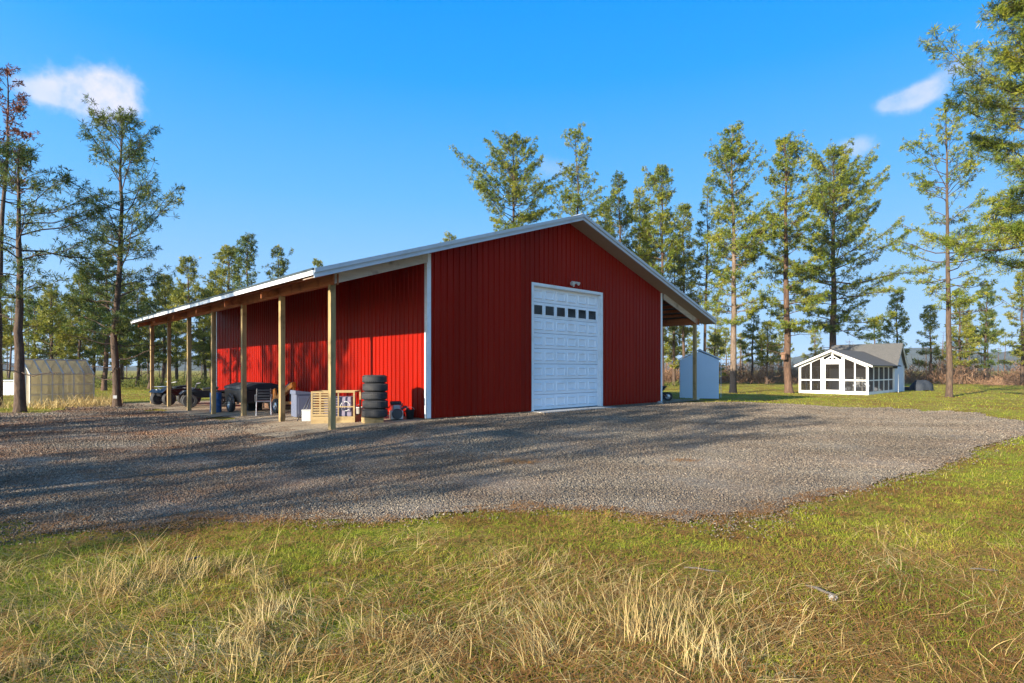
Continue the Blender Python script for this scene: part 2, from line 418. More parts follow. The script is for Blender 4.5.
def in_gravel(x, y, grow=0.0):
    k = wob(x, y); return in_poly(x + k * 0.9 * np.clip(np.hypot(x, y) / 9, 0.5, 1.6), y + k + grow, GPOLY)


grid('gravel_drive', np.arange(-30, 26, 0.14), np.arange(4.5, 36, 0.14), lambda x, y: gz(x, y) + 0.022 + 0.008 * np.sin(x * 2.1 + y) * np.sin(y * 1.7), M['gravel'],
     lambda x, y: in_gravel(x, y) & ((np.hypot(x - BC[0], y - BC[1]) > 0) & ~((((x - BC[0]) * VX[0] + (y - BC[1]) * VX[1]) > 0.25) & (((x - BC[0]) * UX[0] + (y - BC[1]) * UX[1]) > -0.1))))
us = np.arange(-5.2, 0.02, 0.1); vs_ = np.arange(-0.8, 20.2, 0.15); UU, VV = np.meshgrid(us, vs_)
XX = BC[0] + UX[0] * UU + VX[0] * VV; YY = BC[1] + UX[1] * UU + VX[1] * VV
Vd = np.stack([XX, YY, gz(XX, YY) + 0.034], -1).reshape(-1, 3); nx = len(us)
i, j = np.meshgrid(np.arange(nx - 1), np.arange(len(vs_) - 1)); a = (j * nx + i).ravel(); fc = np.stack([a, a + 1, a + nx + 1, a + nx], 1)
cu = UU.ravel()[fc].mean(1); cv = VV.ravel()[fc].mean(1); cc = Vd[fc].mean(1); k = wob(cc[:, 0], cc[:, 1])
fc = fc[(cu > -4.1 + 0.07 * np.minimum(cv, 4) + 1.6 * k) & (cv > -0.35 + 1.1 * k) & (cv < 19.4 + k)]
tag(np_mesh('dirt_floor', Vd, fc, M['dirt'], smooth=True), kind='structure')
us = np.arange(12.19, 16, 0.15); vs_ = np.arange(-0.3, 19.5, 0.15); UU, VV = np.meshgrid(us, vs_)
XX = BC[0] + UX[0] * UU + VX[0] * VV; YY = BC[1] + UX[1] * UU + VX[1] * VV
Vd = np.stack([XX, YY, gz(XX, YY) + 0.034], -1).reshape(-1, 3); nx = len(us)
i, j = np.meshgrid(np.arange(nx - 1), np.arange(len(vs_) - 1)); a = (j * nx + i).ravel(); fc = np.stack([a, a + 1, a + nx + 1, a + nx], 1)
cu = UU.ravel()[fc].mean(1); cc = Vd[fc].mean(1); fc = fc[cu < 15.2 + 1.5 * wob(cc[:, 0], cc[:, 1])]
tag(np_mesh('dirt_patch', Vd, fc, M['dirt'], smooth=True), kind='structure')

# hills far off
m = 160; az = np.linspace(-70, 70, m); prof = []
for k in range(m):
    h = 26 + 13 * math.sin(k * 0.11 + 0.5) + 8 * math.sin(k * 0.29) + 3 * math.sin(k * 0.83 + 2)
    prof.append(h)
V = []
for k in range(m):
    for rr, hh in ((950, -2), (1080, prof[k] * 0.55), (1200, prof[k]), (1380, prof[k] * 0.9), (1600, -2)):
        V.append((rr * math.sin(R(az[k])), rr * math.cos(R(az[k])), hh))
fc = np.array([(k * 5 + q, (k + 1) * 5 + q, (k + 1) * 5 + q + 1, k * 5 + q + 1) for k in range(m - 1) for q in range(4)])
tag(np_mesh('hills', np.array(V), fc, M['hill'], smooth=True), kind='structure')

# ------------------------------------------------------------------ barn
barn = thing('barn', 'large red metal barn with white garage door and open lean-to on timber posts', 'barn', (BC[0], BC[1], 0), TH)
APEX = EV + SL * W / 2


def zr(u): return APEX - SL * abs(u - W / 2)


DL, DW, DH = 4.281, 3.658, 4.19


def ribs(a, b, extra=()):
    P_ = 0.2286; pts = {a: 0.0, b: 0.0}
    k = 0
    while a + k * P_ < b:
        o = a + k * P_
        for q, h in ((0.0, 0), (0.014, 0.030), (0.046, 0.030), (0.062, 0), (0.125, 0), (0.131, 0.005), (0.145, 0.005), (0.151, 0)):
            if a < o + q < b: pts[round(o + q, 5)] = h
        k += 1
    ks = sorted(pts); hs = [pts[q] for q in ks]
    for e in extra:
        if e not in pts: pts[e] = float(np.interp(e, ks, hs))
    return [(q, pts[q]) for q in sorted(pts)]


def siding(a, b, bot, top, place, extra=()):
    mb = MB(); pr = ribs(a, b, extra)
    for (q0, h0), (q1, h1) in zip(pr, pr[1:]):
        mid = (q0 + q1) / 2; z0 = bot(mid)
        mb.add([place(q0, h0, z0), place(q1, h1, z0), place(q1, h1, top(q1)), place(q0, h0, top(q0))], [(0, 1, 2, 3)])
    return mb


siding(0, W, lambda u: DH if DL < u < DL + DW else 0.0, lambda u: zr(u) + 0.03, lambda q, h, z: (q, -h, z), (DL, DL + DW, W / 2)).build('wall', M['red'], barn)
siding(0, L, lambda u: 0.0, lambda u: EV + 0.03, lambda q, h, z: (-h, q, z)).build('wall', M['red'], barn)
siding(0, L, lambda u: 0.0, lambda u: EV + 0.03, lambda q, h, z: (W + h, q, z)).build('wall', M['red'], barn)
siding(0, W, lambda u: 0.0, lambda u: zr(u) + 0.03, lambda q, h, z: (q, L + h, z), (W / 2,)).build('wall', M['red'], barn)
mb = MB()
mb.box((DL / 2, 0.09, -0.21), (DL - 0.1, 0.1, 0.40)); mb.box((DL + DW + (W - DL - DW) / 2, 0.09, -0.21), (W - DL - DW - 0.1, 0.1, 0.40))
mb.box((0.09, L / 2, -0.23), (0.1, L - 0.3, 0.44)); mb.box((W - 0.09, L / 2, -0.23), (0.1, L - 0.3, 0.44)); mb.box((W / 2, L - 0.09, -0.23), (W - 0.4, 0.1, 0.44))
mb.build('skirt_board', M['oldwood'], barn)
for cu, cv, su, sv in ((0, 0, -1, -1), (W, 0, 1, -1), (0, L, -1, 1), (W, L, 1, 1)):
    mb = MB(); ztop = EV + 0.0; g = 0.03; w_ = 0.13; t_ = 0.006
    mb.box((cu + su * g - su * w_ / 2, cv + sv * (g + t_ / 2), ztop / 2), (w_, t_, ztop))
    mb.box((cu + su * (g - t_ / 2), cv + sv * g - sv * w_ / 2, ztop / 2), (t_, w_ - 0.004, ztop))
    mb.build('corner_trim', M['trim'], barn)
mb = MB(); mb.box((0.06, 0.05, -0.16), (0.14, 0.12, 0.3)); mb.build('corner_block', M['pale'], barn)

# roof: two ribbed slopes, ridge cap, rake trims, eave fascias, soffits
V0, V1 = -FO, L + 0.35; UE = PW + OV
for sgn in (-1, 1):
    mb = MB(); ue = -UE if sgn < 0 else W + UE
    pr = ribs(V0, V1)
    for (q0, h0), (q1, h1) in zip(pr, pr[1:]):
        mb.add([(W / 2, q0, zr(W / 2) + 0.17 + h0), (W / 2, q1, zr(W / 2) + 0.17 + h1), (ue, q1, zr(ue) + 0.17 + h1), (ue, q0, zr(ue) + 0.17 + h0)], [(0, 1, 2, 3)])
    mb.add([(W / 2, V0, zr(W / 2) + 0.15), (W / 2, V1, zr(W / 2) + 0.15), (ue, V1, zr(ue) + 0.15), (ue, V0, zr(ue) + 0.15)], [(0, 1, 2, 3)])
    mb.build('roof', M['roofmetal'], barn)
    for vv, sg in ((V0, -1), (V1, 1)):
        mb = MB()
        for y0, y1, a, b in ((0.0, 0.028, -0.015, 0.185), (0.028, 0.075, 0.10, 0.20), (0.028, 0.045, -0.015, 0.02)):
            q = [(W / 2, zr(W / 2) + a), (W / 2, zr(W / 2) + b), (ue, zr(ue) + b), (ue, zr(ue) + a)]
            mb.prism(q, 'y', vv + sg * y0, vv + sg * y1)
        mb.build('rake_trim', M['rake'], barn)
    mb = MB(); mb.box((ue - sgn * -0.013, (V0 + V1) / 2, zr(ue) + 0.105), (0.024, V1 - V0 + 0.05, 0.11)); mb.build('fascia', M['trim'], barn)
    mb = MB(); mb.box((ue + sgn * 0.022, (V0 + V1) / 2, zr(ue) + 0.185), (0.05, V1 - V0 + 0.07, 0.045)); mb.build('drip_edge', M['roofmetal'], barn)
    mb = MB(); inner = -0.02
    mb.prism([(W / 2, zr(W / 2) - 0.004), (W / 2, zr(W / 2) + 0.02), (ue + sgn * -0.01, zr(ue) + 0.02), (ue + sgn * -0.01, zr(ue) - 0.004)], 'y', V0 + 0.005, -0.035)
    mb.build('soffit', M['soffit'], barn)
mb = MB(); mb.prism([(W / 2 - 0.22, zr(W / 2 - 0.22) + 0.198), (W / 2, APEX + 0.225), (W / 2 + 0.22, zr(W / 2 + 0.22) + 0.198), (W / 2, APEX + 0.205)], 'y', V0 - 0.03, V1 + 0.03)
mb.build('ridge_cap', M['trim'], barn)
for sgn in (-1, 1):
    up = -PW if sgn < 0 else W + PW; uw = -0.05 if sgn < 0 else W + 0.05
    for k in range(7):
        v = 0.0 + k * 3.045; x, y = uv(up, v); gb = float(gz(x, y)) - 0.25
        mb = MB(); zt = zr(up) - 0.27
        mb.box((up, v, (gb + zt) / 2), (0.14, 0.14, zt - gb)); mb.build('post', M['post'], barn, bevel=0.008)
        mb = MB(); mb.box((up - sgn * 0.045, v, zr(up) - 0.15), (0.05, 0.139, 0.23)); mb.build('post_cap', M['post'], barn)
        if k:
            a = up + sgn * 0.55
            mb = MB(); mb.prism([(uw, zr(uw) - 0.25), (uw, zr(uw) - 0.02), (a, zr(a) - 0.02), (a, zr(a) - 0.20)], 'y', v + 0.075, v + 0.115)
            mb.build('rafter', M['beam'], barn)
    mb = MB(); hd = 0.26; z1 = zr(up + sgn * 0.06) - 0.012
    mb.box((up + sgn * 0.045, L / 2 + 0.02, z1 - hd / 2), (0.04, L + 0.42, hd)); mb.box((up - sgn * 0.045 + sgn * -0.05, L / 2 + 0.02, z1 - hd / 2 + 0.02), (0.04, L + 0.30, hd))
    mb.build('header_beam', M['beam'], barn)
    for q in range(1, 7):
        u = uw + (up + sgn * 0.5 - uw) * q / 6.5
        mb = MB(); mb.box((u, L / 2 - 0.1, zr(u) + 0.072), (0.04, L + 0.6, 0.13)); mb.build('purlin', M['beam'], barn)
    a = up + sgn * 0.03
    mb = MB(); mb.prism([(uw + sgn * 0.01, zr(uw) - 0.26), (uw + sgn * 0.01, zr(uw) - 0.012), (a, zr(a) - 0.012), (a, zr(a) - 0.26)], 'y', -0.112, -0.072)
    mb.build('barge_board', M['barge'], barn)

# overhead door: 8 sections of 6 raised panels, the second row glazed
gd = MB(); y0 = 0.13; secs = 8; sh = DH / secs; pw = (DW - 0.12) / 6
for s_ in range(secs):
    z0 = s_ * sh + (0.012 if s_ == 0 else 0.006); z1 = (s_ + 1) * sh - 0.006
    gd.box((DL + DW / 2, y0 + 0.025, (z0 + z1) / 2), (DW - 0.02, 0.05, z1 - z0))
    for k in range(6):
        cx = DL + 0.06 + pw * (k + 0.5); cz = (z0 + z1) / 2
        if s_ == secs - 2: continue
        ow, oh, d = pw * 0.80, sh * 0.62, 0.016
        o = [(cx - ow / 2, cz - oh / 2), (cx + ow / 2, cz - oh / 2), (cx + ow / 2, cz + oh / 2), (cx - ow / 2, cz + oh / 2)]
        w2, h2 = ow / 2 - 0.03, oh / 2 - 0.03; w3, h3 = ow / 2 - 0.075, oh / 2 - 0.075
        vs = [(x, y0 - 0.001, z) for x, z in o] + [(cx + a * w2, y0 - 0.030, cz + b * h2) for a, b in ((-1, -1), (1, -1), (1, 1), (-1, 1))] + \
             [(cx + a * w3, y0 - 0.004, cz + b * h3) for a, b in ((-1, -1), (1, -1), (1, 1), (-1, 1))]
        gd.add(vs, [(i, (i + 1) % 4, 4 + (i + 1) % 4, 4 + i) for i in range(4)] + [(4 + i, 4 + (i + 1) % 4, 8 + (i + 1) % 4, 8 + i) for i in range(4)] + [(8, 9, 10, 11)])
door = gd.build('garage_door', M['door'], barn)
for k in range(6):
    cx = DL + 0.06 + pw * (k + 0.5); cz = (secs - 1.5) * sh
    mb = MB(); ww, wh = pw * 0.74, sh * 0.60
    mb.box((cx, y0 - 0.004, cz), (ww, 0.012, wh)); win = mb.build('window', M['glass'], door)
    mb = MB()
    for a in (-1, 1):
        mb.box((cx + a * (ww / 2 + 0.014), y0 - 0.011, cz), (0.028, 0.024, wh + 0.056)); mb.box((cx, y0 - 0.011, cz + a * (wh / 2 + 0.014)), (ww, 0.024, 0.028))
    mb.build('window_frame', M['door'], door)
mb = MB(); mb.box((DL + DW / 2, y0 + 0.01, 0.005), (DW - 0.05, 0.05, 0.02)); mb.build('weather_seal', M['rubber'], door)
mb = MB()
mb.box((DL - 0.045, -0.033, DH / 2 + 0.03), (0.11, 0.012, DH + 0.12)); mb.box((DL + DW + 0.045, -0.033, DH / 2 + 0.03), (0.11, 0.012, DH + 0.12)); mb.box((DL + DW / 2, -0.033, DH + 0.045), (DW - 0.02, 0.012, 0.09))
mb.box((DL + 0.004, 0.055, DH / 2), (0.014, 0.16, DH)); mb.box((DL + DW - 0.004, 0.055, DH / 2), (0.014, 0.16, DH)); mb.box((DL + DW / 2, 0.055, DH - 0.007), (DW - 0.02, 0.16, 0.014))
mb.build('door_trim', M['trim'], barn)
mb = MB(); mb.box((DL + DW / 2, -0.15, -0.09), (DW + 0.3, 1.0, 0.16)); mb.build('door_sill', M['concrete'], barn)
# twin-head security light over the door
fl = MB(); cx, cz = DL + DW * 0.53, DH + 0.24
fl.lathe([(0, 0), (0.065, 0), (0.065, 0.045), (0, 0.045)], 14, (cx, -0.066, cz), 'y'); lt = fl.build('security_light', M['whitebin'], barn)
for a in (-1, 1):
    mb = MB(); mb.tube([(cx, -0.07, cz), (cx + a * 0.07, -0.12, cz + 0.03), (cx + a * 0.11, -0.15, cz + 0.03)], 0.014, 6)
    mb.tube([(cx + a * 0.10, -0.13, cz + 0.05), (cx + a * 0.12, -0.20, cz + 0.02), (cx + a * 0.135, -0.27, cz - 0.02)], [0.03, 0.045, 0.065], 10); mb.build('lamp_head', M['whitebin'], lt)
mb = MB(); mb.lathe([(0, -0.05), (0.03, -0.04), (0.035, 0.02), (0, 0.03)], 10, (cx, -0.13, cz - 0.07)); mb.build('sensor', M['whitebin'], lt)

# ------------------------------------------------------------------ pines
def unit(a): return a / (np.linalg.norm(a, axis=-1, keepdims=True) + 1e-9)


def pine_meshes(seed, H, cb, spread, r0, lean=(0, 0), dens=1.0, tuft=0.185, nb=15, bw=0.038, gap=0.15, low_dead=6, shape=0.75, top_sparse=0.0, crook=0.12, step=0.42):
    rg = np.random.default_rng(seed); wood_ = MB()
    K = 14; zs = np.linspace(0, 1, K); wx = np.cumsum(rg.normal(0, crook, K)) * 0.35; wy = np.cumsum(rg.normal(0, crook, K)) * 0.35
    wx -= wx[0]; wy -= wy[0]
    tx = wx + lean[0] * zs; ty = wy + lean[1] * zs
    def tp(z): q = z / H; return np.array([np.interp(q, zs, tx), np.interp(q, zs, ty), z])
    def tr(z): q = z / H; return r0 * (1 - q) ** 0.85 * (1 + 0.28 * math.exp(-z / 0.3)) + 0.012
    zz = [-0.25, 0.0, 0.15, 0.4, 0.9] + list(np.linspace(1.6, H - 0.05, K + 4))
    wood_.tube([tp(max(z, 0)) + np.array([0, 0, min(z, 0)]) for z in zz], [tr(max(z, 0)) for z in zz], 10)
    TC, TD, TS = [], [], []
    def limb(z, azm, Lb, el, tufts=True, up=0.22):
        p0 = tp(z); h = np.array([math.cos(azm), math.sin(azm), 0]); n_ = 5; pts = []
        rise = math.tan(el) + up
        if tufts and rise > 0.05: Lb = min(Lb, max(0.12, (H - 0.12 - z) / rise))
        bendv = rg.normal(0, 0.10, 2)
        for k in range(n_ + 1):
            s = k / n_; p = p0 + h * Lb * s + np.array([-h[1], h[0], 0]) * Lb * bendv[0] * s * s; p[2] += Lb * (math.tan(el) * s + up * s * s + 0.03 * math.sin(s * 9 + z)); pts.append(p)
        rb = min(0.36 * tr(z), 0.009 + 0.008 * Lb)
        wood_.tube(pts, [rb * (1 - 0.8 * k / n_) + 0.003 for k in range(n_ + 1)], 4, caps=False)
        pts = np.array(pts)
        if not tufts:
            for _ in range(3):
                s = rg.uniform(0.3, 0.9); b = np.array([np.interp(s * n_, range(n_ + 1), pts[:, i]) for i in range(3)]); dv = unit(h * 0.6 + rg.normal(0, 0.6, 3)); wood_.tube([b, b + dv * Lb * 0.3], [0.006, 0.002], 3, caps=False)
            return
        nt = int((4 + Lb * 10.5) * dens)
        for k in range(nt):
            s = 1.0 if k == 0 else rg.uniform(0.18, 1.0) ** 0.8
            b = np.array([np.interp(s * n_, range(n_ + 1), pts[:, i]) for i in range(3)])
            side = rg.choice([-1, 1]); an = azm + side * rg.uniform(0.25, 1.3) * (0.3 if k == 0 else 1)
            dv = np.array([math.cos(an), math.sin(an), rg.uniform(-0.15, 0.75)]); dv /= np.linalg.norm(dv)
            lt_ = rg.uniform(0.15, 0.42) + 0.20 * Lb * (1.15 - s) * rg.uniform(0.5, 1.6)
            e = b + dv * lt_; wood_.tube([b, e], [0.008, 0.004], 3, caps=False)
            TC.append(e); TD.append(dv); TS.append(rg.uniform(0.75, 1.25))
            if lt_ > 0.55: TC.append(b + dv * lt_ * 0.5 + rg.normal(0, 0.05, 3)); TD.append(unit(dv + rg.normal(0, 0.5, 3))); TS.append(rg.uniform(0.6, 1.0))
    z = cb
    lobes = rg.uniform(0, 6.28, 3); lw = rg.uniform(0.15, 0.32, 3)
    while z < H - 0.25:
        t_ = (z - cb) / (H - cb)
        pf = min((1 - t_) ** shape, 0.06 + (1 - t_) * 1.9) * (0.62 + 0.38 * min(1, t_ / 0.22))
        nbr = 3 + int(rg.random() * 3)
        a0 = rg.uniform(0, 6.28)
        for k in range(nbr):
            if rg.random() < gap + top_sparse * (t_ > 0.6): continue
            az_ = a0 + 6.283 * k / nbr + rg.normal(0, 0.3)
            lob = 1 + lw[0] * math.sin(az_ + lobes[0]) + lw[1] * math.sin(2 * az_ + lobes[1] + z * 0.5) + lw[2] * math.sin(z * 1.3 + lobes[2])
            Lb = max(0.22, spread * pf * lob * rg.uniform(0.55, 1.15))
            el = R(-6 + 54 * t_ ** 0.9 + rg.normal(0, 13)); limb(z + rg.uniform(-0.12, 0.12), az_, Lb, el)
        z += step * rg.uniform(0.7, 1.35) * (1.15 - 0.5 * t_)
    for q in range(int(6)):
        TC.append(tp(H - 0.06 * q) + rg.normal(0, 0.05, 3)); TD.append(np.array([0, 0, 1.0])); TS.append(0.9)
    for k in range(low_dead):
        limb(rg.uniform(cb * 0.35, cb * 1.02), rg.uniform(0, 6.28), spread * rg.uniform(0.25, 0.75), R(rg.uniform(-25, 8)), False)
    TC = np.array(TC); TD = unit(np.array(TD)); TS = np.array(TS); m = len(TC)
    C = np.repeat(TC, nb, 0); D = np.repeat(TD, nb, 0); S = np.repeat(TS, nb)
    q = m * nb; dr = unit(D * 0.40 + unit(rg.normal(0, 1, (q, 3))) * 0.95); ln = tuft * S * rg.uniform(0.7, 1.2, q)
    base = C - D * 0.06 * S[:, None] + rg.normal(0, 0.025, (q, 3)); wv = unit(np.cross(dr, rg.normal(0, 1, (q, 3)))) * (bw * S * 0.5)[:, None]
    mid = base + dr * (ln * 0.55)[:, None]
    V = np.stack([base, mid + wv, base + dr * ln[:, None], mid - wv], 1).reshape(-1, 3)
    fcs = np.arange(q * 4).reshape(-1, 4)
    return wood_, V, fcs


def pine(name, label, loc, seed, H, cb, spread, r0, mat='needle', bk='bark', group=None, cat='tree', **kw):
    rz = kw.pop('rz', 0.0)
    tr_ = thing(name, label, cat, loc, rz, group)
    w_, V, fcs = pine_meshes(seed, H, cb, spread, r0, **kw)
    w_.build('trunk', M[bk], tr_, smooth=True)
    np_mesh('crown', V, fcs, M[mat], tr_)
    return tr_


def zpix(py, Y, g): return CAMZ + (HY - py) * Y / F - g


# (trunk px, depth, top row, crown base row, crown half width px, trunk width px, ...)
def big(px, Y, top, cbr, half, tw, label, seed, name='pine_tree', **kw):
    x, y, g = at(px, Y); H = zpix(top, Y, g); cb = zpix(cbr, Y, g)
    return pine(name, label, (x, y, g), seed, H, cb, half * Y / F, tw * Y / F / 2 * 0.78, **kw)


big(511, 46, 137, 262, 50, 7, 'broad crowned pine rising behind the barn roof left of the peak', 101, dens=1.15, gap=0.12, shape=0.55, lean=(0.1, 0))
big(579, 44, 129, 250, 34, 5, 'sparse pine with a bare leaning top directly behind the roof peak', 102, dens=0.95, gap=0.25, top_sparse=0.25, shape=0.6, lean=(-0.5, 0), crook=0.2)
big(623, 50, 174, 300, 27, 5, 'short bushy pine behind the right roof slope, nearest the peak', 103, mat='needledark', dens=1.1)
big(662, 47, 165, 300, 31, 5, 'pine with pale trunk behind the right roof slope over the lean-to', 104, dens=1.1, bk='barkred')
big(703, 52, 188, 300, 26, 4, 'thin sparse pine rising just behind the right lean-to roof edge', 105, dens=0.8, gap=0.3)
big(733, 40.6, 127, 322, 38, 8, 'tall pine with charred black foot beside the small pale shed', 106, bk='barkchar', dens=1.05, gap=0.16, shape=0.62)
big(789, 40.6, 138, 330, 37, 9, 'pine with reddish trunk and birdhouse, left of the screened cabin', 107, bk='barkred', dens=1.15, shape=0.55, lean=(-0.3, 0))
big(832, 50, 149, 332, 62, 9, 'wide pine rising behind the screened cabin roof', 108, dens=1.15, shape=0.5, gap=0.14)
big(949, 34.7, 106, 310, 58, 7, 'lone sparse pine with slim trunk right of the cabin', 109, bk='bark', dens=0.62, gap=0.42, shape=0.5)
big(1060, 21.5, -60, 262, 150, 12, 'dense near pine reaching in from the right edge of the picture', 110, dens=1.5, gap=0.05, shape=0.45, tuft=0.22, nb=20, bw=0.022, low_dead=2)
big(20, 21.9, 148, 300, 66, 11.5, 'thick trunked dark pine before the greenhouse', 111, mat='needledark', dens=0.9, gap=0.22, shape=0.5, lean=(0.1, 0), bw=0.026, nb=16, tuft=0.20)
big(-2, 25.0, 66, 190, 28, 8, 'slender leaning pine with dying red top at the left edge', 112, mat='needlered', dens=0.6, gap=0.3, lean=(0.3, 0), low_dead=16)
big(117, 24.8, 112, 335, 62, 9, 'tall slim dark pine standing at the gravel edge right of the greenhouse', 113, mat='needledark', dens=0.9, gap=0.25, shape=0.5, low_dead=10, bw=0.026, nb=16, tuft=0.20, lean=(0.1, 0))

mids = [  # px, depth, top row, crown base row, half width, trunk px, label
    (-8, 44, 262, 345, 30, 4, 'pine cut by the left edge behind the white shed'),
    (53, 44, 292, 366, 30, 4, 'bushy green pine directly behind the greenhouse roof'),
    (80, 52, 275, 362, 26, 4, 'narrow pine behind the right end of the greenhouse'),
    (104, 46, 250, 352, 34, 6, 'thicker trunk pine left of the slim dark pine at the gravel edge'),
    (137, 56, 283, 358, 22, 4, 'small pine between the slim dark pine and the farthest barn post'),
    (162, 58, 276, 362, 24, 4, 'pine seen between the two farthest lean-to posts'),
    (188, 54, 258, 360, 26, 5, 'pine over the far end of the left lean-to roof'),
    (206, 60, 290, 366, 22, 4, 'low pine beyond the third farthest lean-to post'),
    (229, 52, 247, 350, 30, 5, 'full cone shaped pine above the middle of the left eave'),
    (251, 50, 235, 330, 20, 4, 'spindly pine topping the group above the left eave'),
    (278, 52, 246, 330, 21, 4, 'narrow pine at the right end of the group above the left eave'),
    (318, 66, 260, 340, 16, 3, 'pine tip peeking over the front corner of the left eave'),
    (448, 70, 232, 330, 20, 3, 'small pine tip left of the broad pine over the roof'),
    (644, 62, 230, 362, 26, 4, 'pale yellow green pine behind the right lean-to opening'),
    (674, 60, 250, 366, 24, 4, 'yellow green pine seen through the right lean-to'),
    (716, 66, 335, 375, 20, 3, 'small round pine between the pale shed and the charred pine'),
    (751, 68, 307, 360, 15, 3, 'thin pine right of the charred pine'),
    (767, 66, 322, 366, 19, 3, 'small bushy pine left of the reddish birdhouse pine'),
    (815, 84, 330, 372, 11, 2, 'tiny distant pine left of the cabin roof'),
    (874, 72, 318, 366, 15, 3, 'thin distant pine behind the cabin roof ridge'),
    (896, 66, 290, 360, 19, 3, 'thin tall pine beyond the right cabin gable'),
    (931, 68, 305, 368, 18, 3, 'bushy small pine left of the lone slim pine'),
    (960, 66, 288, 366, 20, 4, 'pine close behind the lone slim pine on its right'),
    (985, 68, 285, 366, 19, 3, 'bluish thin pine further right behind the lawn'),
    (604, 56, 205, 320, 24, 4, 'slim pine between the leaning pine and the short bushy pine behind the roof'),
    (641, 54, 190, 310, 24, 4, 'middle pine of the close group behind the right roof slope'),
    (684, 56, 205, 330, 24, 4, 'pine just left of the thin sparse one at the right roof edge'),
    (33, 50, 300, 368, 26, 4, 'pine behind the left end of the greenhouse, beyond the thick trunk'),
    (68, 58, 296, 368, 24, 4, 'pine over the middle of the greenhouse, farther back'),
    (93, 60, 286, 366, 24, 4, 'pine in the gap between greenhouse and slim dark pine'),
    (122, 62, 296, 366, 22, 4, 'pine half hidden by the trunk of the slim dark pine'),
    (149, 50, 300, 368, 24, 4, 'bushy pine right behind the farthest lean-to post'),
    (176, 66, 288, 364, 20, 4, 'pine filling the gap between the second and third farthest posts'),
    (214, 62, 270, 360, 22, 4, 'pine left of the cone shaped pine above the left eave'),
    (1022, 60, 262, 364, 28, 4, 'pine at the right edge below the near branches'),
]
for k, (px, Y, top, cbr, half, tw, lab) in enumerate(mids):
    big(px, Y, top, cbr, half * (0.78 if px > 700 else 0.9), tw, lab, 200 + k, mat='needlefar' if k not in (9, 19, 23, 3, 27, 31) else 'needledark', dens=1.0, gap=0.18, nb=12, bw=0.050, tuft=0.24, step=0.45, low_dead=5, shape=0.7, bk='bark' if k % 3 else 'barkred')

# distant belt: copies of a few kinds
protos = []
for k in range(5):
    H = (10, 12, 9, 13, 11)[k]
    protos.append(pine('distant_pine', 'thin distant pine in the far tree belt', (0, 0, -50), 300 + k, H, H * (0.42, 0.5, 0.35, 0.55, 0.45)[k], (1.9, 1.6, 2.0, 1.7, 1.5)[k], 0.13, mat='needlefar', group='distant pines in the far belt', nb=11, bw=0.07, tuft=0.36, step=0.6, low_dead=5, gap=0.2, dens=0.8))
for k in range(2):
    H = (8, 10)[k]
    w_, V, fcs = pine_meshes(330 + k, H, H * 0.9, 0.9, 0.10, low_dead=16, nb=2)
    dt = thing('dead_pine', 'bare dead trunk standing in the far brush', 'tree', (0, 0, -50), 0, 'bare dead trunks in the far brush'); w_.build('trunk', M['barkred'], dt, smooth=True); protos.append(dt)
spots = []
rb = random.Random(5)
for px0, px1, cnt, d0, d1, dead in ((-60, 130, 26, 66, 110, 0.1), (130, 330, 24, 70, 115, 0.1), (640, 730, 10, 74, 110, 0.3), (730, 800, 11, 78, 115, 0.6), (800, 930, 6, 90, 120, 0.6), (925, 1075, 22, 76, 115, 0.65)):
    for _ in range(cnt): spots.append((rb.uniform(px0, px1), rb.uniform(d0, d1), rb.random() < dead))
first = set()
for px, Y, dead in spots:
    k = rb.choice((5, 6)) if dead else rb.randrange(5)
    o = protos[k]
    if k in first: o = copy_tree(protos[k])
    first.add(k); s = rb.uniform(0.55, 0.95); o.location = at(px, Y); o.rotation_euler.z = rb.uniform(0, 6.28); o.scale = (s, s, s * rb.uniform(0.9, 1.1))
for k, o in enumerate(protos):
    if k not in first: o.location = at(20 + 30 * k, 100)

# pines standing left of the picture; they throw the long shadows over the gravel and the barn side
dv = np.array([math.cos(R(SUN_AZ)), math.sin(R(SUN_AZ))]); pv = np.array([-dv[1], dv[0]])
shade = [(7.2, -22, 13.6, 1.9), (10.3, -13, 11.6, 2.0), (12.0, -14, 10.6, 1.5), (8.8, -33, 16.5, 1.9), (18.6, -14, 13, 2.0), (20.6, -22, 16, 2.4), (22.4, -10, 13, 2.6), (24.6, -18, 15, 2.2), (11.2, -30, 16.0, 1.6), (17.2, -26, 9.0, 1.2), (21.4, -15, 14, 2.4)]
sp = None
for k, (q, al, H, sr) in enumerate(shade):
    p = dv * al + pv * q
    if k < 3:
        o = pine('pine_tree', 'tall pine left of the gravel, outside the picture, shading the drive', (p[0], p[1], float(gz(p[0], p[1]))), 400 + k, 14, 4.0, 2.8, 0.18, mat='needledark', group='pines left of the picture', nb=11, bw=0.04, tuft=0.27, dens=0.55, gap=0.25, shape=0.5); sp = (sp or []) + [o]
    else:
        o = copy_tree(sp[k % 3]); o.location = (p[0], p[1], float(gz(p[0], p[1]))); o.rotation_euler.z = k * 1.7
    o.scale = (sr / 2.8, sr / 2.8, H / 14)

